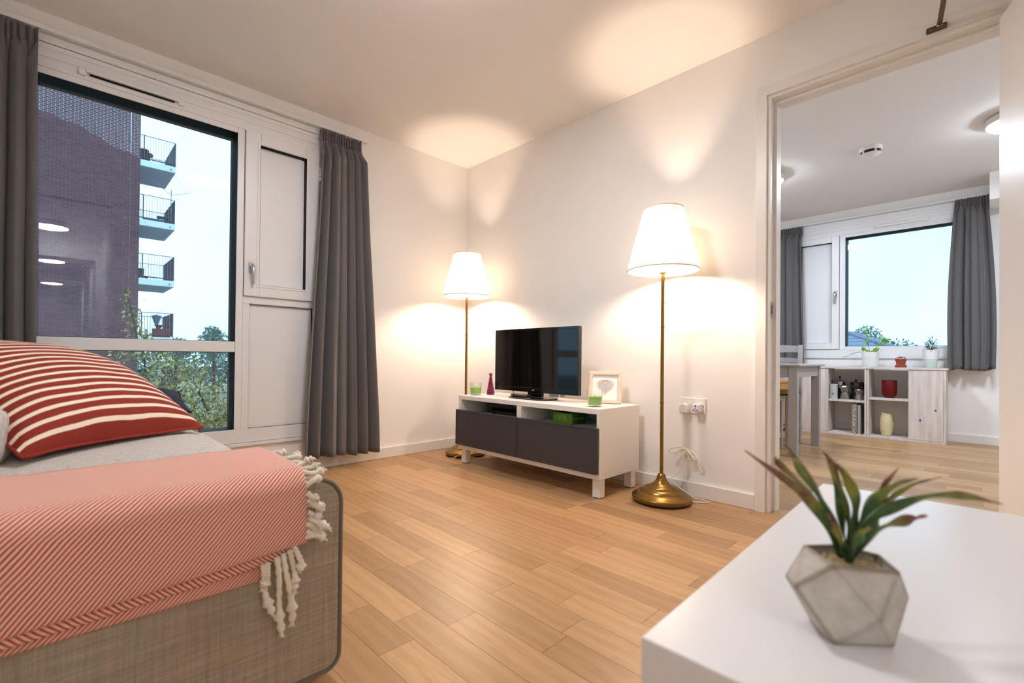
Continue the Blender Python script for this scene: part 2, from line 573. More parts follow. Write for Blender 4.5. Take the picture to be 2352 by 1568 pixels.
# ------------------------------------------------------------------ mesh helpers
class MB:
    def __init__(self):
        self.v = []
        self.f = []
        self.uv = []

    def add(self, vs, fs, uvs=None):
        o = len(self.v)
        self.v += [tuple(p) for p in vs]
        self.f += [tuple(i + o for i in f) for f in fs]
        self.uv += list(uvs) if uvs else [(0.0, 0.0)] * len(vs)
        return self

    def box(self, x0, x1, y0, y1, z0, z1, mat=None):
        vs = [(x, y, z) for z in (z0, z1) for y in (y0, y1) for x in (x0, x1)]
        if mat is not None:
            vs = [mat @ Vector(p) for p in vs]
        return self.add(vs, [(0, 2, 3, 1), (4, 5, 7, 6), (0, 1, 5, 4), (2, 6, 7, 3), (0, 4, 6, 2), (1, 3, 7, 5)])

    def ring(self, axis, a0, a1, b0, b1, w, d0, d1):
        """rectangular picture-frame ring; axis is the direction of its depth"""
        wl, wr, wb, wt = w if isinstance(w, tuple) else (w, w, w, w)
        for (p0, p1, q0, q1) in ((a0, a0 + wl, b0, b1), (a1 - wr, a1, b0, b1), (a0 + wl, a1 - wr, b0, b0 + wb), (a0 + wl, a1 - wr, b1 - wt, b1)):
            if axis == 'x':
                self.box(d0, d1, p0, p1, q0, q1)
            else:
                self.box(p0, p1, d0, d1, q0, q1)
        return self

    def tube(self, pts, r, n=8, closed=False, caps=True):
        pts = [Vector(p) for p in pts]
        m = len(pts)
        rad = r if isinstance(r, (list, tuple)) else [r] * m
        vs = []
        up = None
        for i, p in enumerate(pts):
            if closed:
                t = (pts[(i + 1) % m] - pts[i - 1]).normalized()
            else:
                t = (pts[min(i + 1, m - 1)] - pts[max(i - 1, 0)]).normalized()
            if up is None:
                up = Vector((0, 0, 1)) if abs(t.z) < 0.9 else Vector((1, 0, 0))
            a = t.cross(up)
            if a.length < 1e-6:
                a = t.cross(Vector((0, 1, 0)))
            a.normalize()
            b = a.cross(t).normalized()
            up = b
            for j in range(n):
                g = 2 * math.pi * j / n
                vs.append(p + rad[i] * (math.cos(g) * a + math.sin(g) * b))
        fs = []
        for i in range(m if closed else m - 1):
            i2 = (i + 1) % m
            for j in range(n):
                j2 = (j + 1) % n
                fs.append((i * n + j, i * n + j2, i2 * n + j2, i2 * n + j))
        if caps and not closed:
            fs.append(tuple(range(n)))
            fs.append(tuple(range((m - 1) * n, m * n))[::-1])
        return self.add(vs, fs)

    def cyl(self, p0, p1, r0, r1=None, n=16):
        return self.tube([p0, p1], [r0, r0 if r1 is None else r1], n)

    def lathe(self, prof, c=(0, 0, 0), n=32, squash=(1, 1), ph=0.0):
        vs = []
        fs = []
        m = len(prof)
        for (r, z) in prof:
            for j in range(n):
                g = 2 * math.pi * j / n + ph
                vs.append((c[0] + squash[0] * r * math.cos(g), c[1] + squash[1] * r * math.sin(g), c[2] + z))
        for i in range(m - 1):
            for j in range(n):
                j2 = (j + 1) % n
                fs.append((i * n + j, i * n + j2, (i + 1) * n + j2, (i + 1) * n + j))
        if prof[0][0] > 1e-5:
            fs.append(tuple(range(n))[::-1])
        if prof[-1][0] > 1e-5:
            fs.append(tuple(range((m - 1) * n, m * n)))
        return self.add(vs, fs)

    def ball(self, c, r, n=10, k=6, s=(1, 1, 1)):
        prof = [(r * math.sin(math.pi * i / k), -r * math.cos(math.pi * i / k)) for i in range(k + 1)]
        vs = []
        fs = []
        for (q, z) in prof:
            for j in range(n):
                g = 2 * math.pi * j / n
                vs.append((c[0] + s[0] * q * math.cos(g), c[1] + s[1] * q * math.sin(g), c[2] + s[2] * z))
        for i in range(k):
            for j in range(n):
                j2 = (j + 1) % n
                fs.append((i * n + j, i * n + j2, (i + 1) * n + j2, (i + 1) * n + j))
        return self.add(vs, fs)

    def prism(self, poly, axis, d0, d1):
        """poly in the two other axes (x: (y,z); y: (x,z); z: (x,y))"""
        def P(a, b, d):
            return (d, a, b) if axis == 'x' else (a, d, b) if axis == 'y' else (a, b, d)
        n = len(poly)
        vs = [P(a, b, d0) for a, b in poly] + [P(a, b, d1) for a, b in poly]
        fs = [tuple(range(n)), tuple(range(n, 2 * n))[::-1]]
        fs += [(i, (i + 1) % n, n + (i + 1) % n, n + i) for i in range(n)]
        return self.add(vs, fs)

    def sheet(self, fn, nu, nv, uvfn=None, closed_u=False):
        vs = []
        uvs = []
        for i in range(nu + 1):
            for j in range(nv + 1):
                a, b = i / nu, j / nv
                vs.append(fn(a, b))
                uvs.append(uvfn(a, b) if uvfn else (a, b))
        fs = [(i * (nv + 1) + j, (i + 1) * (nv + 1) + j, (i + 1) * (nv + 1) + j + 1, i * (nv + 1) + j + 1)
              for i in range(nu) for j in range(nv)]
        return self.add(vs, fs, uvs)

    def build(self, name, mat, parent=None, smooth=None, bevel=0.0, bseg=2, recalc=True, merge=False, loc=None):
        me = bpy.data.meshes.new(name)
        me.from_pydata(self.v, [], self.f)
        ul = me.uv_layers.new(name='uv')
        for lp in me.loops:
            ul.data[lp.index].uv = self.uv[lp.vertex_index]
        if recalc or merge:
            bm = bmesh.new()
            bm.from_mesh(me)
            if merge:
                bmesh.ops.remove_doubles(bm, verts=bm.verts, dist=1e-5)
            bmesh.ops.recalc_face_normals(bm, faces=bm.faces)
            bm.to_mesh(me)
            bm.free()
        if smooth is not None:
            me.shade_smooth()
            if smooth < 180:
                me.set_sharp_from_angle(angle=R(smooth))
        me.materials.append(MATS[mat])
        o = bpy.data.objects.new(name, me)
        COL.objects.link(o)
        if parent is not None:
            o.parent = parent
        if loc is not None:
            o.location = loc
        if bevel:
            b = o.modifiers.new('edge', 'BEVEL')
            b.width = bevel
            b.segments = bseg
            b.limit_method = 'ANGLE'
            b.angle_limit = R(35)
            if smooth is None:
                me.shade_smooth()
                me.set_sharp_from_angle(angle=R(80))
                b.harden_normals = True
        return o


def tag(o, label, cat=None, group=None, kind=None):
    o['label'] = label
    if cat:
        o['category'] = cat
    if group:
        o['group'] = group
    if kind:
        o['kind'] = kind
    return o


def thing(name, label, cat, loc=(0, 0, 0), rz=0.0, group=None, kind=None):
    o = bpy.data.objects.new(name, None)
    o.empty_display_size = 0.1
    COL.objects.link(o)
    o.location = loc
    o.rotation_euler = (0, 0, rz)
    return tag(o, label, cat, group, kind)


def struct(o, label):
    o['kind'] = 'structure'
    o['label'] = label
    return o


def box(name, mat, parent, x0, x1, y0, y1, z0, z1, bevel=0.0, bseg=2):
    return MB().box(x0, x1, y0, y1, z0, z1).build(name, mat, parent, bevel=bevel, bseg=bseg)


def copy_tree(o, parent=None):
    c = o.copy()
    COL.objects.link(c)
    c.parent = parent
    for ch in list(o.children):
        copy_tree(ch, c)
    return c


def text_mesh(name, s, size, mat, parent, mtx, depth=0.0004, align='CENTER'):
    cu = bpy.data.curves.new(name, 'FONT')
    cu.body = s
    cu.size = size
    cu.extrude = depth
    cu.align_x = align
    cu.align_y = 'CENTER'
    tmp = bpy.data.objects.new(name + '_tmp', cu)
    COL.objects.link(tmp)
    dg = bpy.context.evaluated_depsgraph_get()
    me = bpy.data.meshes.new_from_object(tmp.evaluated_get(dg))
    bpy.data.objects.remove(tmp)
    me.transform(mtx)
    me.materials.clear()
    me.materials.append(MATS[mat])
    o = bpy.data.objects.new(name, me)
    COL.objects.link(o)
    o.parent = parent
    return o


def smoothstep(a, b, x):
    t = max(0.0, min(1.0, (x - a) / (b - a)))
    return t * t * (3 - 2 * t)


def catmull(pts, n):
    pts = [Vector(p) for p in pts]
    ext = [2 * pts[0] - pts[1]] + pts + [2 * pts[-1] - pts[-2]]
    out = []
    for i in range(1, len(ext) - 2):
        p0, p1, p2, p3 = ext[i - 1:i + 3]
        for q in range(n):
            t = q / n
            out.append(0.5 * ((2 * p1) + (-p0 + p2) * t + (2 * p0 - 5 * p1 + 4 * p2 - p3) * t * t + (-p0 + 3 * p1 - 3 * p2 + p3) * t ** 3))
    out.append(pts[-1])
    return out

# ------------------------------------------------------------------ room shell
HC = 2.4                     # ceiling height
XE, YS = 3.55, -3.06         # living room: east and south walls
KY, KX0, KX1 = 3.59, 0.0, 4.2  # kitchen: back wall, sides
WT = 0.11                    # partition thickness
DX0, DX1, DZ = 2.40, 3.245, 2.086   # rough opening of the kitchen door

# floors (the slab under the planks)
floor = MB().box(-0.02, KX1, YS - 0.02, KY + 0.02, -0.06, -0.0045).box(XE, 13.2, YS, -2.05, -0.06, -0.0045).build('floor', 'floor_joint')
struct(floor, 'oak-look plank floor running through the living room and kitchen')

m = MB()
m.box(-0.3, XE + 0.1, YS - 0.3, WT, HC, HC + 0.15)
m.box(XE, 13.2, YS, -2.05, HC, HC + 0.15)
struct(m.build('ceiling', 'ceiling_paint'), 'plain white living room ceiling')
m = MB().box(-0.3, KX1 + 0.2, WT, KY + 0.3, HC, HC + 0.15)
struct(m.build('ceiling_kitchen', 'ceiling_paint'), 'plain white kitchen ceiling with round lights')

# window wall (x = 0): opening y -3.0..-1.24, z .235..2.29
m = MB()
m.box(-0.3, 0, YS - 0.3, -3.0, 0, HC)
m.box(-0.3, 0, -1.245, WT, 0, HC)
m.box(-0.3, 0, -3.0, -1.245, 0, 0.205)
m.box(-0.3, 0, -3.0, -1.245, 2.292, HC)
struct(m.build('wall_west', 'wall_paint'), 'white living room wall around the tall window')
# wall behind the television (y = 0)
m = MB()
m.box(0, DX0, 0, WT, 0, HC)
m.box(DX0, DX1, 0, WT, DZ, HC)
m.box(DX1, KX1, 0, WT, 0, HC)
struct(m.build('wall_north', 'wall_paint'), 'white wall behind the television with the kitchen doorway')
m = MB().box(0, 13.2, YS - 0.12, YS, 0, HC)
struct(m.build('wall_south', 'wall_paint'), 'white wall behind the sofa')
m = MB()
m.box(XE, XE + 0.1, -2.10, 0, 0, HC)
m.box(5.4, 5.5, YS, -2.10, 2.05, HC)
m.box(5.4, 5.5, -2.16, -2.10, 0, 2.05)
struct(m.build('wall_east', 'wall_paint'), 'white wall beside the open kitchen door')
m = MB().box(XE + 0.1, 13.2, -2.10, -2.0, 0, HC).box(13.1, 13.2, YS, -2.1, 0, HC)
struct(m.build('wall_hall', 'wall_paint'), 'white hallway wall seen only as a reflection in the window')
# kitchen walls; opening x 1.55..3.16, z .81..2.29
m = MB()
m.box(KX0 - 0.3, 1.55, KY, KY + 0.3, 0, HC)
m.box(3.16, KX1 + 0.2, KY, KY + 0.3, 0, HC)
m.box(1.55, 3.16, KY, KY + 0.3, 0, 0.81)
m.box(1.55, 3.16, KY, KY + 0.3, 2.292, HC)
struct(m.build('wall_kitchen', 'wall_paint'), 'white kitchen wall around its window')
m = MB().box(KX0 - 0.3, KX0, WT, KY, 0, HC).box(KX1, KX1 + 0.15, WT, KY, 0, HC)
struct(m.build('wall_kitchen_side', 'wall_paint'), 'white side walls of the kitchen')
struct(MB().box(3.182, KX1, 3.20, KY, 2.166, HC).build('trim_1', 'wall_paint'), 'white boxed-in duct under the kitchen ceiling')

# baseboards
struct(MB().box(0, 0.016, -3.0, 0, 0, 0.078).build('baseboard_west', 'trim_white', bevel=0.003), 'white skirting board under the tall window')
struct(MB().box(0.016, 2.352, -0.016, 0, 0, 0.078).build('baseboard_north', 'trim_white', bevel=0.003), 'white skirting board behind the television unit')
struct(MB().box(KX0, KX1, KY - 0.016, KY, 0, 0.08).build('baseboard_kitchen', 'trim_white', bevel=0.003), 'white skirting board along the kitchen window wall')

# planks: real boards, the largest in view as parts, the rest joined
PW = 0.1035
known = {-1.435 - PW * 0: [], }
rows = []
row0 = -1.435
rngp = random.Random(11)
fixed = {0: [2.062, 1.063], 1: [2.376, 1.375], 2: [1.666], 3: [1.993], 4: [2.10], -1: [2.251], -2: [2.035]}
planks = []
k0 = -int((KY - row0) / PW) - 1
k1 = int((row0 - YS) / PW) + 1
for q in range(k0, k1 + 1):
    ytop = row0 - q * PW
    ylo = ytop - PW
    ya, yb = max(ylo, YS), min(ytop, KY)
    if yb - ya < 0.01:
        continue
    xr = XE if (ya < 0) else KX1
    start = rngp.uniform(-0.5, 0.0)
    js = [start]
    while js[-1] < xr:
        js.append(js[-1] + rngp.choice((0.36, 0.5, 0.5, 0.62, 0.74)))
    if q in fixed:
        js = [j for j in js if all(abs(j - t) > 0.22 for t in fixed[q])] + fixed[q]
    js = sorted(set([0.0] + [j for j in js if 0.08 < j < xr - 0.08] + [xr]))
    for a, b in zip(js, js[1:]):
        planks.append((a, b, ya, yb))


def in_view(p, mx=80, my=80):
    x, y, z = proj(p)
    return z > 0.15 and -mx < x < FW + mx and -my < y < FH + my


vis = [p for p in planks if in_view(((p[0] + p[1]) / 2, (p[2] + p[3]) / 2, 0)) or in_view((p[1], p[2], 0)) or in_view((p[0], p[2], 0))]
vis.sort(key=lambda p: (Vector(((p[0] + p[1]) / 2, (p[2] + p[3]) / 2, 0)) - CAM).length)
vis = vis[:300]
vs_set = set(vis)
pm = MB().box(0, 1, 0, 1, -0.004, 0).build('plank', 'oak_plank', floor)
GAP = 0.0005
for i, (a, b, c, d) in enumerate(vis):
    o = pm if i == 0 else pm.copy()
    if i:
        COL.objects.link(o)
    o.parent = floor
    o.location = (a + GAP, c + GAP, 0)
    o.scale = (b - a - 2 * GAP, d - c - 2 * GAP, 1)
m = MB()
for (a, b, c, d) in planks:
    if (a, b, c, d) not in vs_set:
        m.box(a + GAP, b - GAP, c + GAP, d - GAP, -0.004, 0)
for i in range(10):
    for j in range(20):
        m.box(XE + j * 0.48 + GAP, XE + (j + 1) * 0.48 - GAP, YS + i * PW + GAP, YS + (i + 1) * PW - GAP, -0.004, 0)
o = m.build('plank', 'oak_plank', floor)
o['kind'] = 'stuff'

# ------------------------------------------------------------------ living room window
win = thing('window_1', 'tall white framed window with fixed panes and a solid casement panel', None, (0, -2.1, 0.205))
win['kind'] = 'structure'
T1 = Matrix.Translation((0, 2.1, -0.205))


def wpart(mb, name, mat, parent=None, off=(0, -2.1, 0.205), **kw):
    mb.v = [(x - off[0], y - off[1], z - off[2]) for x, y, z in mb.v]
    return mb.build(name, mat, parent, **kw)


Y0, Y1 = -3.0, -1.245
# outer frame, mullion and transoms
m = MB()
m.box(-0.06, 0.012, Y0, Y1, 0.235, 0.311)          # bottom rail
m.box(-0.06, 0.012, Y0, Y1, 2.132, 2.29)           # head
m.box(-0.06, 0.012, Y1 - 0.048, Y1, 0.311, 2.132)  # jamb by the curtain
m.box(-0.06, 0.012, Y0, Y0 + 0.05, 0.311, 2.132)
m.box(-0.06, 0.012, -1.775, -1.737, 0.311, 2.132)  # mullion
wpart(m, 'frame', 'frame_white', win, bevel=0.003)
wpart(MB().box(-0.06, 0.010, Y0 + 0.05, -1.775, 2.10, 2.132), 'head_bead', 'frame_white', win, bevel=0.003)
wpart(MB().box(-0.06, 0.010, Y0 + 0.05, -1.775, 0.776, 0.840), 'transom', 'frame_white', win, bevel=0.004)
wpart(MB().box(-0.06, 0.010, -1.737, -1.293, 1.073, 1.120), 'transom', 'frame_white', win, bevel=0.003)
# moulding lines on the head
for z in (2.182, 2.222, 2.245):
    wpart(MB().box(0.012, 0.0165, Y0, Y1, z, z + 0.030 if z > 2.2 else z + 0.018), 'bead', 'frame_white', win, bevel=0.002)
# sill and lip
wpart(MB().box(-0.06, 0.020, Y0, Y1, 0.2055, 0.227), 'sill', 'frame_white', win, bevel=0.003)
wpart(MB().box(-0.06, 0.015, Y0, Y1, 0.229, 0.2375), 'sill_lip', 'frame_white', win, bevel=0.002)
# dark outer reveals of the glazed parts
wpart(MB().ring('x', Y0 + 0.03, -1.765, 0.832, 2.110, (0.022, 0.012, 0.010, 0.012), -0.145, 0.006), 'outer_reveal', 'reveal_dark', win)
wpart(MB().ring('x', Y0 + 0.03, -1.765, 0.302, 0.786, (0.022, 0.012, 0.011, 0.012), -0.145, 0.006), 'outer_reveal', 'reveal_dark', win)
# glass
wpart(MB().box(-0.052, -0.046, Y0 + 0.04, -1.77, 0.835, 2.105), 'glass_pane', 'window_glass', win)
pane2 = wpart(MB().box(-0.052, -0.046, Y0 + 0.04, -1.77, 0.305, 0.78), 'glass_pane', 'window_glass', win)
# rain drops on the outside of the lower pane, a few above
rr_ = random.Random(3)
m = MB()
for i in range(1500):
    t = rr_.random() ** 0.65
    y_ = -1.79 - 0.62 * rr_.random() ** 1.2
    z_ = 0.32 + 0.30 * (1 - t) if rr_.random() < 0.86 else 0.32 + 0.45 * rr_.random()
    q = rr_.uniform(0.0008, 0.0023)
    m.ball((-0.0530, y_, z_), q, 6, 3, (0.6, 1, 1.1))
for i in range(110):
    y_ = rr_.uniform(-2.45, -2.2) if rr_.random() < 0.8 else rr_.uniform(-2.6, -1.8)
    z_ = rr_.uniform(0.86, 1.75)
    for j in range(rr_.randint(1, 3)):
        m.ball((-0.0530, y_ + j * 0.004, z_ - j * 0.007), rr_.uniform(0.0011, 0.0022), 6, 3, (0.6, 1, 1.3))
o = wpart(m, 'raindrop', 'raindrop', win, smooth=180)
o['kind'] = 'stuff'
# casement sash with solid panel
sash = wpart(MB().ring('x', -1.7345, -1.2905, 1.1205, 2.1305, (0.084, 0.084, 0.074, 0.073), -0.05, 0.026), 'casement_sash', 'frame_white', win, bevel=0.003)
wpart(MB().ring('x', -1.668, -1.357, 1.178, 2.075, 0.010, 0.026, 0.029), 'glazing_bead', 'frame_white', sash, bevel=0.0015)
wpart(MB().ring('x', -1.652, -1.373, 1.193, 2.059, (0.001, 0.004, 0.001, 0.004), -0.03, 0.0265), 'gasket', 'gasket_black', sash)
wpart(MB().box(-0.034, -0.010, -1.655, -1.372, 1.19, 2.06), 'panel', 'panel_white', sash)
wpart(MB().ring('x', -1.7373, -1.2875, 1.1178, 2.1332, 0.0028, -0.04, 0.004), 'gasket', 'gasket_black', win)
# handle
h = wpart(MB().box(0.026, 0.034, -1.711, -1.684, 1.262, 1.328), 'handle', 'satin_metal', win, bevel=0.010, bseg=3)
hm = MB().tube([(0.032, -1.697, 1.30), (0.052, -1.697, 1.302), (0.062, -1.695, 1.292), (0.060, -1.692, 1.25), (0.050, -1.690, 1.192)], [0.010, 0.011, 0.011, 0.009, 0.007], 10)
wpart(hm, 'lever', 'satin_metal', h, smooth=60)
wpart(MB().cyl((0.066, -1.696, 1.294), (0.070, -1.696, 1.294), 0.004, n=10), 'lock', 'black_plastic', h)
for z in (1.932, 1.965, 1.998):
    wpart(MB().cyl((0.030, -1.281, z), (0.030, -1.281, z + 0.028), 0.011, n=12), 'hinge', 'cream_plastic', win, smooth=40)
# lower fixed panel
wpart(MB().ring('x', -1.737, -1.293, 0.311, 1.073, (0.036, 0.026, 0.001, 0.001), -0.05, 0.012), 'panel_frame', 'frame_white', win, bevel=0.002)
wpart(MB().ring('x', -1.7015, -1.3185, 0.309, 1.0755, (0.001, 0.0045, 0.0035, 0.0045), -0.03, 0.0105), 'gasket', 'gasket_black', win)
wpart(MB().box(-0.03, -0.004, -1.702, -1.318, 0.308, 1.075), 'panel', 'panel_white', win)
# trickle vent
v = wpart(MB().box(0.0165, 0.030, -2.482, -2.452, 2.146, 2.178).box(0.0165, 0.030, -2.075, -2.045, 2.146, 2.178), 'vent', 'frame_white', win, bevel=0.004)
wpart(MB().box(0.016, 0.034, -2.457, -2.07, 2.163, 2.180), 'vent_hood', 'frame_white', v, bevel=0.003)
wpart(MB().box(0.0155, 0.019, -2.44, -2.09, 2.154, 2.1635), 'vent_slot', 'gasket_black', v)

# curtain track over the living room window
tr = MB().box(0.018, 0.046, -3.0, -0.95, 2.294, 2.318).build('curtain_track', 'frame_white', bevel=0.003)
tag(tr, 'slim white curtain track above the tall living room window', 'curtain track')


# ------------------------------------------------------------------ curtains
def curtain(name, label, axis, a0, a1, b0, b1, zt, zb, base, sgn, folds, seed, depth=0.05, bow=0.0, group=None, nu=180, nv=44, shift=0.0):
    """axis 'y': runs along y, stands off in x; axis 'x': runs along x, stands off in y"""
    rng = random.Random(seed)
    amp = [rng.uniform(0.65, 1.15) for _ in range(folds + 3)]
    wid = [rng.uniform(0.7, 1.35) for _ in range(folds)]
    cum = [0]
    for w_ in wid:
        cum.append(cum[-1] + w_)
    cum = [c / cum[-1] for c in cum]
    hem = [rng.uniform(-0.012, 0.012) for _ in range(folds + 2)]
    hd = 0.075

    def phase(u):
        for i in range(folds):
            if u <= cum[i + 1] or i == folds - 1:
                return i + (u - cum[i]) / (cum[i + 1] - cum[i]), i

    def pt(u, z):
        v = (zt - z) / (zt - zb)
        ph, i = phase(u)
        w = smoothstep(0.0, 0.10, (zt - hd - z))
        lo = a0 + (a1 - a0) * u
        e = smoothstep(0, 1, v) * 0.55 + v * 0.45
        hi = b0 + (b1 - b0) * u
        a = lo + (hi - lo) * e
        fold = math.cos(2 * math.pi * ph)
        A = depth * (0.16 + 0.84 * w) * (0.72 + 0.5 * v) * (amp[i] + (amp[i + 1] - amp[i]) * (ph - i))
        off = A * (0.5 + 0.5 * fold + 0.09 * math.sin(4 * math.pi * ph + i * 1.7))
        # folds roll over sideways
        a += w * 0.40 * (a1 - a0) / folds * math.sin(2 * math.pi * ph) * (0.6 + 0.4 * math.sin(i * 2.1 + seed))
        # pencil pleats of the heading
        hp = (1 - w)
        off += hp * 0.011 * math.sin(2 * math.pi * (ph * 2.7 + 0.35 * math.sin(7 * u + seed)))
        off += 0.006 * noise.noise((u * 9, v * 5, seed)) * w
        a += bow * math.sin(math.pi * min(1, max(0, v))) * (1 if u > 0.5 else -1) * abs(u - 0.5) * 2
        zz = z + (hem[i] + (hem[i + 1] - hem[i]) * (ph - i)) * smoothstep(0.5, 1, v) + 0.006 * hp * math.sin(2 * math.pi * ph * 2 + seed)
        s = base + sgn * off
        return (s, a, zz) if axis == 'y' else (a, s, zz)

    c = ((base, (a0 + a1) / 2, zb) if axis == 'y' else ((a0 + a1) / 2, base, zb))
    t = thing(name, label, 'curtain', c, 0, group)

    def loc(p):
        return (p[0] - c[0], p[1] - c[1], p[2] - c[2])
    m1 = MB().sheet(lambda u, v: loc(pt(u, zt - hd * v)), nu, 8)
    m2 = MB().sheet(lambda u, v: loc(pt(u, zt - hd - (zt - hd - zb) * v)), nu, nv)
    for m_, nm in ((m1, 'heading'), (m2, 'drape')):
        o_ = m_.build(nm, 'curtain_cloth', t, smooth=180, recalc=False)
        s_ = o_.modifiers.new('thick', 'SOLIDIFY')
        s_.thickness = 0.0025
    # stitched hem line
    m3 = MB().sheet(lambda u, v: tuple(q + (sgn * 0.0016 if j_ == (0 if axis == 'y' else 1) else 0) for j_, q in enumerate(loc(pt(u, zb + 0.004 + 0.058 * v)))), nu, 3)
    m3.build('hem', 'curtain_cloth', t, smooth=180, recalc=False)
    return t


curtain('curtain', 'long grey curtain hanging between the tall window and the lit corner', 'y', -1.298, -1.005, -1.405, -0.91, 2.282, 0.085, 0.045, 1, 6, 4, depth=0.10)
curtain('curtain', 'dark grey curtain at the sofa side of the tall window', 'y', -2.96, -2.622, -2.99, -2.604, 2.284, 0.10, 0.045, 1, 6, 9, depth=0.075)

# ------------------------------------------------------------------ kitchen doorway: lining and architrave
dr = thing('trim_2', 'white painted door lining and architrave of the kitchen doorway', None, (DX0, 0, 0))
dr['kind'] = 'structure'
OW = DX1 - DX0
for (x0, x1, z0, z1) in ((-0.048, 0.0, 0, DZ), (OW, OW + 0.05, 0, DZ), (-0.048, OW + 0.05, DZ, DZ + 0.05)):
    box('architrave', 'trim_white', dr, x0, x1, -0.016, 0, z0, z1)
    box('architrave', 'trim_white', dr, x0, x1, WT, WT + 0.016, z0, z1)
for (x0, x1, z0, z1) in ((0, 0.016, 0, DZ - 0.016), (OW - 0.016, OW, 0, DZ - 0.016), (0, OW, DZ - 0.016, DZ)):
    box('lining', 'trim_white', dr, x0, x1, -0.002, WT + 0.002, z0, z1)
for (x0, x1, z0, z1) in ((0.016, 0.030, 0, DZ - 0.034), (OW - 0.03, OW - 0.016, 0, DZ - 0.034), (0.016, OW - 0.016, DZ - 0.034, DZ - 0.016)):
    box('door_stop', 'trim_white', dr, x0, x1, 0.045, WT + 0.001, z0, z1)
sp = MB().box(0.016, 0.0185, 0.006, 0.034, 0.972, 1.052).build('strike_plate', 'chrome', dr, bevel=0.002)
MB().box(0.0183, 0.0192, 0.011, 0.028, 0.990, 1.036).build('latch_hole', 'black_plastic', sp)

# open door leaf, swung past square into the living room
DA = math.atan2(-0.955, 0.297)
door = thing('door_1', 'white flush door standing open with a metal closer arm', None, (3.2065, -0.022, 0.0), DA)
door['kind'] = 'structure'
box('leaf', 'trim_white', door, 0, 0.79, 0.0, 0.044, 0.006, 2.052, bevel=0.002)
for z in (0.25, 1.05, 1.82):
    MB().cyl((-0.006, 0.05, z), (-0.006, 0.05, z + 0.1), 0.007, n=10).build('hinge', 'satin_metal', door, smooth=40)
hd_ = MB().lathe([(0.026, 0), (0.026, 0.008), (0.0, 0.008)], n=20)
hd_.v = [(0.73 + x, -z, 1.03 + y) for x, y, z in hd_.v]
hd_ = hd_.build('handle', 'satin_metal', door, smooth=40)
MB().tube([(0.73, -0.006, 1.03), (0.73, -0.05, 1.03), (0.70, -0.056, 1.03), (0.61, -0.056, 1.03)], 0.009, 10).build('lever', 'satin_metal', hd_, smooth=60)
cl = box('closer_body', 'bronze_arm', door, 0.24, 0.46, -0.05, -0.0005, 1.975, 2.035, bevel=0.004)
# arm and bracket, in world then into the leaf's frame
inv = Matrix.Translation((3.2065, -0.022, 0)) @ Matrix.Rotation(DA, 4, 'Z')
inv = inv.inverted()


def dpart(mb, name, mat, parent, **kw):
    mb.v = [tuple(inv @ Vector(p)) for p in mb.v]
    return mb.build(name, mat, parent, **kw)


e0 = Vector((3.040, -0.034, 2.108))
bp = inv.inverted() @ Vector((0.34, -0.03, 2.055))
el = Vector((3.085, -0.36, 2.128))
dpart(MB().tube([e0, el], 0.0085, 4), 'closer_arm', 'bronze_arm', cl)
dpart(MB().tube([el, (bp.x, bp.y, bp.z + 0.02)], 0.0085, 4), 'closer_arm', 'bronze_arm', cl)
dpart(MB().cyl((bp.x, bp.y, 2.03), (bp.x, bp.y, 2.085), 0.012, n=12), 'spindle', 'bronze_arm', cl)
dpart(MB().cyl((el.x, el.y, el.z - 0.012), (el.x, el.y, el.z + 0.012), 0.012, n=12), 'pivot', 'bronze_arm', cl)
br = dpart(MB().box(3.000, 3.062, -0.020, -0.0165, 2.094, 2.118).box(3.000, 3.062, -0.044, -0.0165, 2.094, 2.097), 'closer_bracket', 'bronze_arm', cl, bevel=0.001)
dpart(MB().ball((3.040, -0.034, 2.104), 0.009, 10, 6), 'pivot', 'satin_metal', cl, smooth=180)
for x_ in (3.010, 3.052):
    dpart(MB().cyl((x_, -0.021, 2.107), (x_, -0.0195, 2.107), 0.004, n=10), 'screw', 'satin_metal', cl)

# ------------------------------------------------------------------ kitchen window
w2o = (2.3, KY, 0.81)
win2 = thing('window_2', 'white framed kitchen window with one wide pane and a solid casement', None, w2o)
win2['kind'] = 'structure'


def w2(mb, name, mat, parent=win2, **kw):
    mb.v = [(x - w2o[0], y - w2o[1], z - w2o[2]) for x, y, z in mb.v]
    return mb.build(name, mat, parent, **kw)


fy0, fy1 = KY - 0.012, KY + 0.06
m = MB()
m.box(1.55, 3.16, fy0, fy1, 0.812, 0.886)
m.box(1.55, 3.16, fy0, fy1, 2.132, 2.29)
m.box(1.55, 1.60, fy0, fy1, 0.886, 2.132)
m.box(3.11, 3.16, fy0, fy1, 0.886, 2.132)
m.box(2.036, 2.087, fy0, fy1, 0.886, 2.132)
w2(m, 'frame', 'frame_white', bevel=0.003)
w2(MB().box(2.087, 3.11, fy0 + 0.002, fy1, 2.100, 2.132), 'head_bead', 'frame_white', bevel=0.002)
w2(MB().box(2.087, 3.11, fy0 + 0.002, fy1, 0.886, 0.917), 'bottom_bead', 'frame_white', bevel=0.002)
w2(MB().box(1.55, 3.16, KY - 0.017, KY - 0.01, 2.182, 2.20), 'bead', 'frame_white', bevel=0.002)
w2(MB().box(1.55, 3.16, KY - 0.017, KY - 0.01, 2.222, 2.25), 'bead', 'frame_white', bevel=0.002)
w2(MB().box(1.55, 3.16, KY - 0.020, KY + 0.05, 0.790, 0.812), 'sill', 'frame_white', bevel=0.002)
w2(MB().ring('y', 2.077, 3.12, 0.907, 2.110, 0.012, KY - 0.006, KY + 0.145), 'outer_reveal', 'reveal_dark')
w2(MB().box(2.08, 3.115, KY + 0.046, KY + 0.052, 0.91, 2.105), 'glass_pane', 'window_glass')
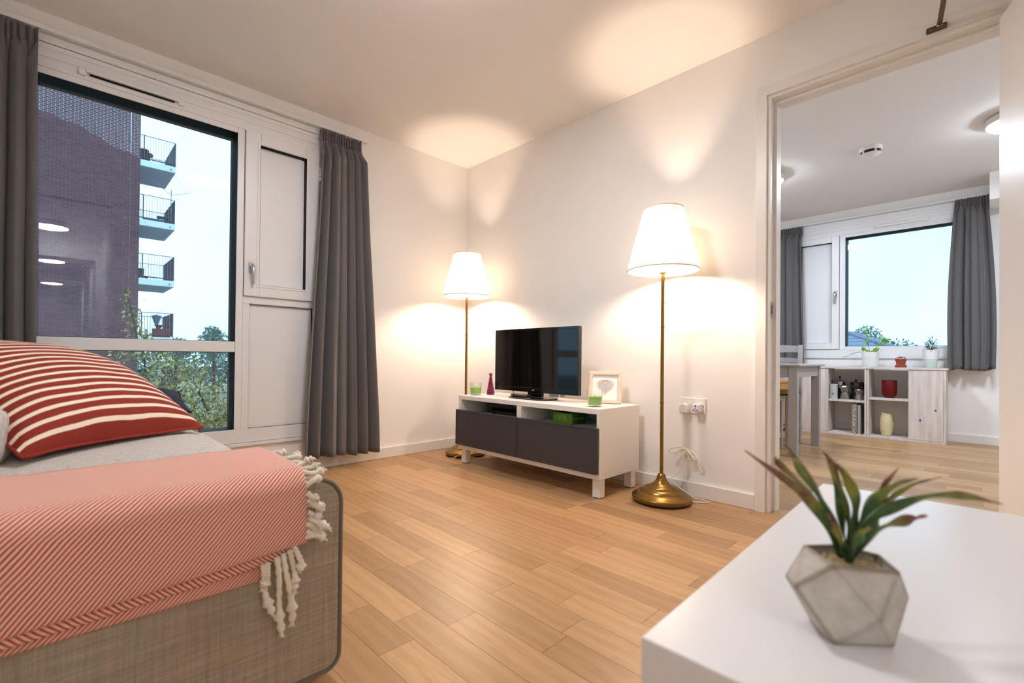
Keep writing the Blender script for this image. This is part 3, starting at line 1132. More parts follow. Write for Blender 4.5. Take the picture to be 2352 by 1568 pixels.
s2 = w2(MB().ring('y', 1.602, 2.033, 0.8885, 2.1305, (0.068, 0.068, 0.072, 0.068), KY - 0.026, KY + 0.05), 'casement_sash', 'frame_white', bevel=0.003)
w2(MB().ring('y', 1.6685, 1.966, 0.958, 2.064, (0.004, 0.001, 0.001, 0.004), KY - 0.0265, KY + 0.03), 'gasket', 'gasket_black', s2)
w2(MB().box(1.668, 1.966, KY + 0.010, KY + 0.034, 0.956, 2.066), 'panel', 'panel_white', s2)
w2(MB().ring('y', 1.5995, 2.0355, 0.886, 2.133, 0.0025, KY - 0.004, KY + 0.04), 'gasket', 'gasket_black')
h = w2(MB().box(1.988, 2.014, KY - 0.034, KY - 0.026, 1.46, 1.53), 'handle', 'satin_metal', bevel=0.010, bseg=3)
w2(MB().tube([(2.001, KY - 0.03, 1.502), (2.001, KY - 0.055, 1.504), (2.0, KY - 0.062, 1.49), (1.996, KY - 0.058, 1.44), (1.994, KY - 0.05, 1.385)], [0.010, 0.011, 0.011, 0.009, 0.007], 10), 'lever', 'satin_metal', h, smooth=60)
v = w2(MB().box(2.342, 2.77, KY - 0.030, KY - 0.0165, 2.152, 2.180), 'vent', 'frame_white', bevel=0.006)
w2(MB().box(2.37, 2.74, KY - 0.034, KY - 0.029, 2.158, 2.173), 'vent_slot', 'white_plastic', v, bevel=0.003)
tr = MB().box(1.42, 3.178, KY - 0.046, KY - 0.018, 2.294, 2.316).build('curtain_track', 'frame_white', bevel=0.003)
tag(tr, 'slim white curtain track above the kitchen window', 'curtain track')
curtain('curtain', 'short slate grey curtain hanging under the boxed duct in the kitchen', 'x', 2.952, 3.172, 2.912, 3.222, 2.292, 0.69, KY - 0.045, -1, 5, 21, depth=0.10, bow=0.022)
curtain('curtain', 'short grey curtain behind the dining chair in the kitchen', 'x', 1.36, 1.690, 1.34, 1.735, 2.292, 0.69, KY - 0.045, -1, 5, 33, depth=0.085)


# ------------------------------------------------------------------ ceiling lights
def ceiling_light(label, x, y, mat, r=0.17, group='round flush ceiling lights'):
    t = thing('ceiling_light', label, 'ceiling light', (x, y, HC), 0, group)
    MB().lathe([(r * 0.8, 0), (r * 0.8, -0.012), (r, -0.014), (r, -0.055), (r - 0.008, -0.058), (r - 0.012, -0.05)], n=48).build('housing', 'white_plastic', t, smooth=40)
    MB().lathe([(r - 0.012, -0.05), (r - 0.014, -0.066), (r * 0.75, -0.074), (0.0001, -0.077)], n=48).build('diffuser', mat, t, smooth=60)
    return t


ceiling_light('round white ceiling light reflected as the ellipse on the sky in the tall window', 1.70, -1.57, 'living_diffuser', 0.172)
ceiling_light('round white kitchen ceiling light half hidden behind the open door', 3.33, 1.97, 'kitchen_diffuser')
ceiling_light('round white kitchen ceiling light peeping past the door lining', 1.752, 1.97, 'kitchen_diffuser')
for lx, lb in ((4.96, 'hallway ceiling light reflected as the uppermost ellipse on the brick'),
               (7.98, 'hallway ceiling light reflected as the largest ellipse on the brick'),
               (11.55, 'hallway ceiling light reflected as the lowest ellipse on the brick')):
    ceiling_light(lb, lx, -2.62, 'hall_diffuser', 0.19)

t = thing('smoke_detector', 'white round smoke detector on the kitchen ceiling', 'smoke detector', (2.543, 1.913, HC))
t.scale = (1.42, 1.42, 1.25)
MB().lathe([(0.050, 0), (0.052, -0.018), (0.048, -0.024)], n=32).build('base', 'smoke_white', t, smooth=40)
MB().lathe([(0.043, -0.024), (0.043, -0.040)], n=32).build('grille', 'black_plastic', t, smooth=40)
for i in range(5):
    a = 2 * math.pi * i / 5 + 0.3
    MB().box(0.0425, 0.047, -0.004, 0.004, -0.042, -0.022, Matrix.Rotation(a, 4, 'Z')).build('rib', 'smoke_white', t)
MB().lathe([(0.046, -0.040), (0.040, -0.046), (0.020, -0.052), (0.016, -0.056), (0.0001, -0.057)], n=32).build('cap', 'smoke_white', t, smooth=50)


# ------------------------------------------------------------------ floor lamps
def floor_lamp(label, x, y, rz, trim_rot):
    t = thing('floor_lamp', label, 'floor lamp', (x, y, 0), rz, 'brass floor lamps with white shades')
    MB().lathe([(0.140, 0.0), (0.147, 0.002), (0.147, 0.010), (0.143, 0.012)], n=48).build('base_pad', 'black_rubber', t, smooth=40)
    MB().lathe([(0.147, 0.011), (0.1525, 0.013), (0.1535, 0.018), (0.1535, 0.029), (0.151, 0.0325), (0.1475, 0.033), (0.143, 0.0365), (0.132, 0.046), (0.120, 0.0525),
                (0.112, 0.0545), (0.109, 0.0545), (0.107, 0.058), (0.099, 0.066), (0.088, 0.0725), (0.078, 0.0745), (0.075, 0.0745), (0.073, 0.078), (0.062, 0.084),
                (0.050, 0.090), (0.040, 0.098), (0.032, 0.108), (0.027, 0.117)], n=64).build('base', 'antique_brass', t, smooth=32)
    MB().lathe([(0.0285, 0.115), (0.0285, 0.118), (0.0245, 0.120), (0.0245, 0.126), (0.022, 0.137), (0.016, 0.145), (0.010, 0.149)], n=32).build('collar', 'antique_brass', t, smooth=70)
    MB().lathe([(0.0095, 0.145), (0.0095, 1.222)], n=20).build('pole', 'antique_brass', t, smooth=60)
    for z in (0.524, 0.930):
        MB().lathe([(0.0096, z - 0.003), (0.0122, z - 0.002), (0.0122, z + 0.002), (0.0096, z + 0.003)], n=20).build('pole_ring', 'antique_brass', t, smooth=50)
    MB().tube([(0.0095, 0.0, 1.062), (0.017, 0.0, 1.062), (0.019, 0.0, 1.057)], [0.002, 0.002, 0.003], 8).build('switch', 'black_plastic', t, smooth=60)
    MB().lathe([(0.012, 1.218), (0.020, 1.222), (0.020, 1.262), (0.014, 1.268)], n=24).build('socket', 'cream_plastic', t, smooth=50)
    MB().lathe([(0.012, 1.266), (0.014, 1.285), (0.024, 1.310), (0.030, 1.335), (0.026, 1.357), (0.013, 1.372), (0.0001, 1.375)], n=20).build('bulb', 'bulb_glow', t, smooth=180)
    # pleated shade
    zb, zt, rb, rt = 1.236, 1.565, 0.186, 0.102
    n = 108
    m = MB()

    def sp(a, b):
        g = 2 * math.pi * a
        r = rb + (rt - rb) * b + 0.0012 * math.cos(n / 2 * g)
        return (r * math.cos(g), r * math.sin(g), zb + (zt - zb) * b)
    m.sheet(sp, n * 2, 6)
    sh = m.build('shade', 'shade_cloth', t, smooth=180, recalc=False)
    for z, r, nm in ((zb, rb, 'lower_rim'), (zt, rt, 'upper_rim')):
        MB().tube([(r * math.cos(2 * math.pi * i / 64), r * math.sin(2 * math.pi * i / 64), z) for i in range(64)], 0.0045, 6, closed=True).build(nm, 'shade_trim', sh, smooth=180)
    for g in (trim_rot, trim_rot + math.pi):
        MB().tube([((rb + 0.001) * math.cos(g), (rb + 0.001) * math.sin(g), zb), ((rt + 0.001) * math.cos(g), (rt + 0.001) * math.sin(g), zt)], 0.0028, 6).build('seam', 'shade_trim', sh)
    m = MB()
    for i in range(3):
        g = 2 * math.pi * i / 3 + 0.4
        m.tube([(0.016 * math.cos(g), 0.016 * math.sin(g), 1.262), (0.10 * math.cos(g), 0.10 * math.sin(g), 1.40), (rt * 0.98 * math.cos(g), rt * 0.98 * math.sin(g), zt - 0.01)], 0.0016, 5)
    m.build('shade_carrier', 'satin_metal', sh)
    return t


floor_lamp('brass floor lamp standing between the television unit and the doorway', 1.951, -0.213, R(20), R(-55))
floor_lamp('brass floor lamp standing in the corner behind the television unit', 0.322, -0.25, R(-10), R(150))

# ------------------------------------------------------------------ television unit
UX0, UX1, UY0, UY1 = 0.503, 1.724, -0.462, -0.058
t = thing('tv_unit', 'white television unit with two charcoal drawer fronts on square legs', 'tv unit', ((UX0 + UX1) / 2, (UY0 + UY1) / 2, 0))
ux, uy = t.location.x, t.location.y


def up(name, mat, x0, x1, y0, y1, z0, z1, parent=None, bevel=0.0015):
    return box(name, mat, parent or t, x0 - ux, x1 - ux, y0 - uy, y1 - uy, z0, z1, bevel)


up('top_panel', 'unit_white', UX0, UX1, UY0, UY1, 0.458, 0.487)
up('bottom_panel', 'unit_white', UX0, UX1, UY0, UY1, 0.106, 0.136)
up('side_panel', 'unit_white', UX0, UX0 + 0.030, UY0 + 0.001, UY1, 0.1362, 0.4578)
up('side_panel', 'unit_white', UX1 - 0.020, UX1, UY0 + 0.001, UY1, 0.1362, 0.4578)
dv = up('divider', 'unit_white', 1.094, 1.134, UY0 + 0.002, UY1 - 0.02, 0.1362, 0.4578)
up('back_panel', 'unit_inside', UX0 + 0.03, UX1 - 0.02, UY1 - 0.012, UY1 - 0.004, 0.1362, 0.4578)
up('niche_shelf', 'unit_inside', UX0 + 0.03, 1.094, UY0 + 0.02, UY1 - 0.012, 0.352, 0.364)
up('niche_shelf', 'unit_inside', 1.134, UX1 - 0.02, UY0 + 0.02, UY1 - 0.012, 0.352, 0.364)
for (a, b) in ((UX0 - 0.002, 1.1145), (1.1175, UX1 - 0.002)):
    d = up('drawer_front', 'anthracite', a, b, UY0 - 0.022, UY0 - 0.001, 0.139, 0.386, bevel=0.003)
    m = MB().ring('y', a - ux, b - ux, 0.139, 0.386, 0.010, UY0 - 0.0245 - uy, UY0 - 0.021 - uy)
    m.build('drawer_edge', 'anthracite', d, bevel=0.0015)
    up('drawer_box', 'unit_inside', a + 0.04, b - 0.04, UY0 + 0.0, UY1 - 0.06, 0.15, 0.33, d)
for lx in (UX0 + 0.012, UX1 - 0.060):
    for ly in (UY0 + 0.022, UY1 - 0.066):
        l = up('leg', 'unit_white', lx, lx + 0.048, ly, ly + 0.048, 0.004, 0.106, bevel=0.002)
        up('foot_pad', 'black_rubber', lx + 0.004, lx + 0.044, ly + 0.004, ly + 0.044, 0.0, 0.004, l)
for xx in (UX0 + 0.0302, 1.1342):
    for yy in (-0.40, -0.20):
        for zz in (0.395, 0.427):
            MB().cyl((xx - ux, yy - uy, zz), (xx + 0.0006 - ux, yy - uy, zz), 0.003, n=8).build('shelf_pin_hole', 'black_plastic', dv)

# black media box in one niche
t2 = thing('media_box', 'black media box inside the niche of the television unit', 'media box', (0.87, -0.215, 0.364))
box('case', 'black_plastic', t2, -0.215, 0.21, -0.11, 0.13, 0.004, 0.074, 0.004)
box('front_strip', 'black_gloss', t2, -0.16, 0.185, -0.112, -0.1095, 0.016, 0.050)
for fx in (-0.15, 0.17):
    for fy in (-0.09, 0.10):
        box('foot', 'black_rubber', t2, fx - 0.012, fx + 0.012, fy - 0.012, fy + 0.012, 0, 0.005)

# green satnav box, a corner turned to the room
GB = thing('product_box', 'green card box printed VIA and tomtom in the television unit niche', 'box', (1.452, -0.352, 0.364), R(-3))
box('carton', 'green_card', GB, -0.155, 0.0, 0.0, 0.012, 0, 0.064)
box('carton_side', 'green_card_dark', GB, -0.155, 0.0, 0.012, 0.13, 0, 0.064)
text_mesh('print', 'VIA', 0.047, 'green_print', GB, Matrix.Translation((-0.078, -0.0003, 0.034)) @ Matrix.Rotation(R(90), 4, 'X'))
text_mesh('print', 'tomtom', 0.028, 'pale_print', GB, Matrix.Translation((0.0003, 0.060, 0.036)) @ Matrix.Rotation(R(90), 4, 'Z') @ Matrix.Rotation(R(90), 4, 'X'))
m = MB()
for a in range(0, 360, 45):
    c_, s_ = math.cos(R(a)), math.sin(R(a))
    m.box(0.0003, 0.0008, 0.118 + 0.003 * c_ - 0.0012, 0.118 + 0.008 * c_ + 0.0012, 0.046 + 0.004 * s_ - 0.0015, 0.046 + 0.010 * s_ + 0.0015)
m.build('print', 'red_print', GB)

# ------------------------------------------------------------------ television
TX0, TX1, TYF, TZ0, TZ1 = 0.683, 1.432, -0.272, 0.530, 0.958
tv = thing('television', 'flat black television on a low pedestal in the middle of the unit', 'television', (1.058, -0.25, 0.487))


def tp(mb, name, mat, parent=tv, **kw):
    mb.v = [(x - 1.058, y + 0.25, z - 0.487) for x, y, z in mb.v]
    return mb.build(name, mat, parent, **kw)


tp(MB().box(TX0, TX1, TYF + 0.003, TYF + 0.035, TZ0, TZ1), 'casing', 'black_plastic', bevel=0.003)
tp(MB().box(TX0 + 0.10, TX1 - 0.10, TYF + 0.034, TYF + 0.065, TZ0 + 0.03, TZ1 - 0.1), 'back_cover', 'black_plastic', bevel=0.01)
tp(MB().ring('y', TX0, TX1, TZ0, TZ1, (0.014, 0.014, 0.030, 0.013), TYF - 0.001, TYF + 0.006), 'bezel', 'black_gloss', bevel=0.002)
tp(MB().box(TX0 + 0.013, TX1 - 0.013, TYF + 0.0005, TYF + 0.0045, TZ0 + 0.029, TZ1 - 0.012), 'screen', 'screen')
lg = MB()
for i, (dx, w_, z_) in enumerate(((-0.013, 0.005, 0.0), (-0.006, 0.006, 0.002), (0.002, 0.005, -0.002), (0.008, 0.005, 0.001))):
    lg.box(1.058 + dx, 1.058 + dx + w_, TYF - 0.0014, TYF - 0.0009, TZ0 + 0.012 + z_, TZ0 + 0.018 + z_)
tp(lg, 'logo', 'satin_metal')
tp(MB().box(1.00, 1.13, TYF + 0.006, TYF + 0.03, 0.500, TZ0 + 0.03), 'neck', 'black_gloss', bevel=0.004)
poly = []
for i in range(40):
    a = 2 * math.pi * i / 40
    c_, s_ = math.cos(a), math.sin(a)
    poly.append((1.048 + 0.185 * math.copysign(abs(c_) ** 0.6, c_), -0.262 + 0.098 * math.copysign(abs(s_) ** 0.75, s_)))
tp(MB().prism(poly, 'z', 0.4872, 0.499), 'pedestal', 'black_gloss', bevel=0.003)
tp(MB().tube([(0.80, -0.20, 0.535), (0.79, -0.19, 0.497), (0.83, -0.17, 0.491), (0.90, -0.18, 0.500), (0.94, -0.16, 0.491), (0.99, -0.12, 0.491)], 0.0035, 6), 'cable', 'black_rubber', smooth=60)
tp(MB().box(1.16, 1.24, -0.225, -0.215, 0.508, 0.528).box(1.25, 1.29, -0.225, -0.217, 0.510, 0.526), 'connector', 'satin_metal', bevel=0.003)

rc = thing('remote_control', 'black remote control lying on the television pedestal', 'remote control', (0.985, -0.315, 0.4995), R(-8))
box('body', 'black_plastic', rc, -0.085, 0.085, -0.022, 0.022, 0, 0.017, 0.006, 3)
rng_ = random.Random(5)
for i in range(11):
    for j in range(3):
        MB().lathe([(0.0042, 0.0165), (0.0042, 0.0185), (0.0001, 0.019)], (-0.07 + i * 0.013, -0.012 + j * 0.012, 0), 8).build('button', 'red_print' if (i, j) == (9, 0) else ('satin_metal' if rng_.random() < 0.4 else 'grey_paint'), rc, smooth=60)


# ------------------------------------------------------------------ small things on the unit
def candle(label, x, y):
    t = thing('candle', label, 'candle', (x, y, 0.487), 0, 'green candles in glass cups')
    h, r0, r1 = 0.088, 0.038, 0.0455
    prof = [(0.0001, 0.0), (r0 - 0.002, 0.0), (r0, 0.003), (r1, h - 0.001), (r1 - 0.0012, h), (r1 - 0.0025, h - 0.001), (r0 - 0.001, 0.010), (0.0001, 0.009)]
    MB().lathe(prof, n=40).build('glass_cup', 'cup_glass', t, smooth=50)
    MB().lathe([(0.0001, 0.0105), (r0 - 0.0012, 0.0108), (r0 + 0.0036, 0.056), (r0 + 0.002, 0.0575), (0.0001, 0.0575)], n=40).build('wax', 'green_wax', t, smooth=50)
    MB().tube([(0, 0, 0.057), (0.0005, 0, 0.063), (0.002, 0.001, 0.068)], 0.0012, 6).build('wick', 'wick', t)
    return t


candle('green candle in a glass cup in front of the heart photo frame', 1.617, -0.356)
candle('green candle in a glass cup at the lamp end beside the magenta bottle', 0.562, -0.353)

t = thing('bottle_vase', 'slim magenta ribbed glass bottle vase beside the television', 'vase', (0.605, -0.245, 0.487))
prof = [(0.0001, 0.0), (0.029, 0.0), (0.031, 0.004)]
for i in range(9):
    z = 0.006 + i * 0.0125
    r = 0.031 - 0.0195 * (i / 9.0) ** 1.05
    prof += [(r - 0.0025, z), (r, z + 0.006), (r - 0.002, z + 0.012)]
prof += [(0.0105, 0.122), (0.0095, 0.135), (0.0105, 0.146), (0.0135, 0.151), (0.0135, 0.155), (0.010, 0.155), (0.008, 0.145), (0.008, 0.12), (0.0001, 0.12)]
MB().lathe(prof, n=28).build('glass_body', 'magenta_glass', t, smooth=40)
MB().lathe([(0.0108, 0.150), (0.0142, 0.1515), (0.0142, 0.1545), (0.0108, 0.1565)], n=28).build('lip', 'magenta_glass', t, smooth=60)

# photo frame with a heart cut-out
PF = thing('photo_frame', 'pale wooden photo frame with a heart shaped opening', 'photo frame', (1.551, -0.162, 0.487), R(27))
fr = bpy.data.objects.new('frame', None)
FWD, FHT = 0.098, 0.196
tilt = Matrix.Rotation(R(-11), 4, 'X')


def fpart(mb, name, mat, parent=PF, **kw):
    mb.v = [tuple(tilt @ Vector(p)) for p in mb.v]
    return mb.build(name, mat, parent, **kw)


bpy.data.objects.remove(fr)
wq = 0.021
for (x0, x1, z0, z1) in ((-FWD, FWD, 0.001, wq), (-FWD, FWD, FHT - wq, FHT), (-FWD, -FWD + wq, wq, FHT - wq), (FWD - wq, FWD, wq, FHT - wq)):
    fpart(MB().box(x0, x1, -0.012, 0.008, z0, z1), 'frame_rail', 'driftwood', bevel=0.003)
fpart(MB().box(-FWD + wq, FWD - wq, 0.002, 0.008, wq, FHT - wq), 'mat_board', 'mat_board')


def heart(s, n=60):
    out = []
    for i in range(n):
        a = 2 * math.pi * i / n
        out.append((s * 16 * math.sin(a) ** 3 / 16, s * (13 * math.cos(a) - 5 * math.cos(2 * a) - 2 * math.cos(3 * a) - math.cos(4 * a)) / 16))
    return out


hz = 0.105
for s_, d0, d1, nm, mt in ((0.053, -0.0005, 0.0025, 'heart_border', 'driftwood'), (0.043, -0.0020, 0.0005, 'heart_photo', 'silver_photo')):
    fpart(MB().prism([(a, b + hz) for a, b in heart(s_)], 'y', d0, d1), nm, mt)
MB().box(-0.02, 0.02, -0.002, 0.002, 0, 0.15, Matrix.Translation((0, 0.075, 0.002)) @ Matrix.Rotation(R(20), 4, 'X')).build('easel_leg', 'driftwood', PF)

# ------------------------------------------------------------------ socket, plug, adapter, cord
SO = thing('wall_socket', 'white double wall socket beside the doorway', 'wall socket', (2.026, 0, 0.459))
box('plate', 'white_plastic', SO, -0.0735, 0.0735, -0.009, 0, 0, 0.086, 0.003)
for x_ in (-0.010, 0.010):
    sw = box('switch', 'white_plastic', SO, x_ - 0.0085, x_ + 0.0085, -0.0125, -0.009, 0.048, 0.070, 0.0015)
    box('switch_mark', 'black_plastic', sw, x_ - 0.003, x_ + 0.003, -0.0096, -0.0089, 0.0745, 0.0765)
for x_ in (-0.062, 0.062):
    c_ = MB().lathe([(0.0035, 0), (0.0035, 0.001), (0.0001, 0.0012)], n=10)
    c_.v = [(x_ + x, -0.0088 - z, 0.043 + y) for x, y, z in c_.v]
    c_.build('screw', 'satin_metal', SO)
for (x_) in (-0.036, 0.038):
    box('pin_slot', 'black_plastic', SO, x_ - 0.002, x_ + 0.002, -0.0093, -0.0085, 0.036, 0.044)

AD = thing('travel_adapter', 'white travel adapter with black slots in the wall socket', 'adapter', (2.064, -0.0095, 0.474))
box('body', 'lilac_plastic', AD, -0.021, 0.021, -0.048, 0, 0, 0.042, 0.004, 3)
for (x0, x1, z0, z1) in ((-0.003, 0.003, 0.026, 0.037), (-0.003, 0.003, 0.018, 0.023), (-0.015, -0.006, 0.008, 0.013), (0.006, 0.015, 0.008, 0.013), (-0.002, 0.002, 0.006, 0.012)):
    box('pin_slot', 'black_plastic', AD, x0, x1, -0.0488, -0.0478, z0, z1)

CO = thing('power_cord', 'cream lamp cord tied in a loose bow hanging from a white plug', 'cord', (1.988, -0.010, 0.468))
cx, cyy, cz = CO.location
pl = MB().prism([(-0.024, -0.006), (0.024, -0.006), (0.0255, 0.020), (0.017, 0.040), (0.0, 0.045), (-0.017, 0.040), (-0.0255, 0.020)], 'y', -0.036, 0.0)
pl = pl.build('plug', 'white_plastic', CO, bevel=0.004, bseg=3)
MB().lathe([(0.0075, -0.004), (0.0075, -0.016), (0.006, -0.018), (0.0075, -0.021), (0.006, -0.024), (0.0065, -0.030)], (0, -0.018, 0), 14).build('strain_relief', 'white_plastic', pl, smooth=40)


def cpath(pts):
    return [(p[0] - cx, p[1] - cyy, p[2] - cz) for p in pts]


def onwall(px, py, y):
    d = (CF + CR * ((px - FW / 2) / FPX) - CU * ((py - FH / 2 - SHY) / FPX))
    s = (y - CAM.y) / d.y
    return CAM + s * d


P = lambda px, py, y=-0.022: tuple(onwall(px, py, y))
m = MB()
m.tube(cpath(catmull([(1.988, -0.028, 0.440), P(1575, 975), P(1578, 1000), P(1577, 1025), P(1580, 1034)], 8)), 0.0034, 7)
m.build('cable', 'cord_white', CO, smooth=60)
bow = MB()
bow.tube(cpath(catmull([P(1580, 1033), P(1560, 1026, -0.04), P(1540, 1030, -0.06), P(1538, 1038, -0.06), P(1552, 1038, -0.055), P(1566, 1030, -0.04), P(1580, 1033, -0.025)], 8)), 0.0031, 7)
bow.tube(cpath(catmull([P(1580, 1032), P(1594, 1040, -0.05), P(1602, 1052, -0.06), P(1596, 1056, -0.06), P(1588, 1046, -0.05), P(1578, 1033, -0.03)], 8)), 0.0031, 7)
bow.tube(cpath(catmull([P(1579, 1033), P(1570, 1027, -0.03), P(1555, 1036, -0.03), P(1548, 1048, -0.035), P(1560, 1036, -0.03), P(1578, 1034, -0.03)], 8)), 0.0029, 7)
bow.tube(cpath(catmull([P(1580, 1034), P(1582, 1050, -0.03), P(1588, 1056, -0.03), P(1594, 1052, -0.03), P(1586, 1040, -0.03), P(1580, 1033, -0.03)], 8)), 0.0029, 7)
bow.tube(cpath(catmull([P(1584, 1036), P(1584, 1060, -0.02), P(1592, 1072, -0.02), P(1597, 1064, -0.02), P(1590, 1046, -0.02)], 8)), 0.0018, 7)
bow.ball(cpath([P(1579, 1033)])[0], 0.007, 10, 6)
bow.build('bow', 'cord_white', CO, smooth=60)
tail = MB()
tail.tube(cpath(catmull([P(1578, 1036, -0.03), P(1569, 1042, -0.04), P(1570, 1056, -0.045), P(1568, 1070, -0.05), P(1556, 1088, -0.06), P(1542, 1104, -0.08), (2.052, -0.06, 0.012), (2.075, -0.050, 0.006), (2.13, -0.055, 0.004), (2.14, -0.075, 0.004), (2.07, -0.13, 0.004)], 8)), 0.0031, 7)
tail.build('cable', 'cord_white', CO, smooth=60)
# the short cord of the corner lamp
tg = MB().tube(catmull([(0.36, -0.41, 0.004), (0.40, -0.43, 0.006), (0.42, -0.40, 0.03), (0.45, -0.36, 0.035), (0.50, -0.30, 0.01), (0.56, -0.2, 0.004), (0.6, -0.04, 0.004)], 8), 0.0026, 7).build('lamp_cord', 'cord_white', smooth=60)
tag(tg, 'white cord trailing from the corner lamp base under the television unit', 'cord')

# ------------------------------------------------------------------ sofa
SX0, SX1, SYF, SYB = 0.30, 2.108, -2.058, -3.02
sofa = thing('sofa', 'beige woven fabric sofa with a broad low arm and piped edges', 'sofa', (1.2, -2.5, 0))


def sp_(mb, name, mat, parent=sofa, **kw):
    mb.v = [(x - 1.2, y + 2.5, z) for x, y, z in mb.v]
    return mb.build(name, mat, parent, **kw)


def arm_profile(inset=0.0, n=8):
    pts = []
    def corner(cy, cz, r, a0, a1):
        for i in range(n + 1):
            a = R(a0 + (a1 - a0) * i / n)
            pts.append((cy + r * math.cos(a), cz + r * math.sin(a)))
    z1, z0, yf, yb = 0.474 - inset, 0.028 + inset, SYF - inset, SYB + inset
    corner(yf - 0.062, z1 - 0.062, 0.062, 0, 90)
    corner(yb + 0.05, z1 - 0.05, 0.05, 90, 180)
    corner(yb + 0.02, z0 + 0.02, 0.02, 180, 270)
    corner(yf - 0.035, z0 + 0.035, 0.035, 270, 360)
    return pts


prof = arm_profile()
for (a, b) in ((1.79, SX1), (SX0, SX0 + 0.30)):
    arm = sp_(MB().prism(prof, 'x', a, b), 'arm', 'sofa_weave', bevel=0.012, bseg=3)
    for xx in (a + 0.004, b - 0.004):
        sp_(MB().tube([(xx, y_, z_) for y_, z_ in arm_profile(-0.001)], 0.0048, 6, closed=True), 'piping', 'piping_cloth', arm, smooth=180)
sp_(MB().box(SX0 + 0.31, 1.785, SYB, -2.11, 0.05, 0.335), 'seat_base', 'sofa_weave', bevel=0.02, bseg=3)
sp_(MB().box(SX0 + 0.31, 1.785, SYB, -2.90, 0.335, 0.78), 'back', 'sofa_weave', bevel=0.04, bseg=3)
for (x0, x1) in ((1.206, 1.784), (0.612, 1.202)):
    def cf(a, b, x0=x0, x1=x1, top=True):
        u, v_ = a * 2 - 1, b * 2 - 1
        th = ((1 - abs(u) ** 8) * (1 - abs(v_) ** 8)) ** 0.35
        X_ = (x0 + x1) / 2 + (x1 - x0) / 2 * u
        Y_ = -2.53 + 0.372 * v_
        return (X_, Y_, 0.425 + (1 if top else -1) * th * (0.086 + 0.010 * (1 - u * u) * (1 - v_ * v_)))
    m = MB().sheet(lambda a, b: cf(a, b), 26, 26).sheet(lambda a, b: cf(a, b, top=False), 26, 26)
    q = sp_(m, 'seat_cushion', 'cushion_weave', merge=True, smooth=180)
    edge = [cf(i / 30, 1) for i in range(31)] + [cf(1, 1 - i / 30) for i in range(1, 31)]
    sp_(MB().tube([(x, y, z) for x, y, z in edge], 0.0035, 6), 'piping', 'piping_cloth', q, smooth=180)
for (x0, x1) in ((1.20, 1.765), (0.61, 1.19)):
    def bf(a, b, x0=x0, x1=x1, s=1):
        u, v_ = a * 2 - 1, b * 2 - 1
        th = ((1 - abs(u) ** 6) * (1 - abs(v_) ** 6)) ** 0.4
        return ((x0 + x1) / 2 + (x1 - x0) / 2 * u, -2.755 + s * th * 0.14, 0.572 + 0.075 * v_)
    m = MB().sheet(lambda a, b: bf(a, b), 20, 14).sheet(lambda a, b: bf(a, b, s=-1), 20, 14)
    sp_(m, 'back_cushion', 'cushion_weave', merge=True, smooth=180)
for lx in (0.36, 2.02):
    for ly in (-2.14, -2.95):
        sp_(MB().box(lx, lx + 0.05, ly, ly + 0.05, 0, 0.05), 'foot', 'black_plastic')


# ------------------------------------------------------------------ pillows
def pillow(name, label, B1, B2, back, size_v, tilt_deg, thick, mat, seed, lift=0.0, puff=0.5):
    B1, B2 = Vector(B1), Vector(B2)
    ex = (B2 - B1)
    L = ex.length
    ex.normalize()
    bk = Vector((back[0], back[1], 0)).normalized()
    ey = math.cos(R(tilt_deg)) * bk + Vector((0, 0, math.sin(R(tilt_deg))))
    ez = ex.cross(ey).normalized()
    if ez.z < 0:
        ez = -ez
    mid = (B1 + B2) / 2
    o = thing(name, label, 'cushion', mid)

    def pf(a, b, s):
        u, v_ = a * 2 - 1, b * 2 - 1
        th = max(0.0, (1 - u * u) * (1 - v_ * v_)) ** puff * thick
        # corners pull out, sides draw in
        pu = u * (1 - 0.055 * (1 - v_ * v_) ** 0.8)
        pv = v_ * (1 - 0.055 * (1 - u * u) ** 0.8)
        w = 0.006 * noise.noise((a * 4, b * 4, seed + s)) + 0.010 * noise.noise((a * 1.5, b * 2, seed))
        w *= (1 - (u * v_) ** 4)
        p = B1 + ex * (L * (pu + 1) / 2) + ey * (size_v * (pv + 1) / 2) + ez * (lift + s * th + w)
        return p - mid
    n = 44
    m = MB().sheet(lambda a, b: pf(a, b, 1), n, n, lambda a, b: (a, b)).sheet(lambda a, b: pf(a, b, -0.32), n, n, lambda a, b: (a, b))
    c = m.build('cover', mat, o, smooth=180, merge=True)
    rim = [pf(i / 40, 0, 0) for i in range(41)] + [pf(1, i / 40, 0) for i in range(1, 41)] + [pf(1 - i / 40, 1, 0) for i in range(1, 41)] + [pf(0, 1 - i / 40, 0) for i in range(1, 40)]
    return o, c, rim


po, pc, rim = pillow('cushion', 'rust red cushion with cream stripes lying on the sofa', (1.712, -2.600, 0.516), (1.395, -2.206, 0.508), (-0.77, -0.64), 0.51, 26.5, 0.116, 'pillow_stripe', 3, lift=0.016, puff=0.44)
m = MB().tube(rim, 0.004, 6, closed=True)
m.build('seam', 'pillow_stripe', po, smooth=180)
po, pc, rim = pillow('cushion', 'dark navy cushion tucked behind the striped one by the window', (1.03, -2.58, 0.520), (1.00, -2.165, 0.515), (-1, 0.05), 0.36, 9, 0.060, 'navy_fabric', 8, lift=0.02)
MB().tube(rim, 0.004, 6, closed=True).build('seam', 'navy_fabric', po, smooth=180)

# ------------------------------------------------------------------ throw over the sofa arm
TH = thing('throw_blanket', 'folded red and white diagonal striped throw with cream tassels over the sofa arm', 'throw', (2.0, -2.4, 0.474))


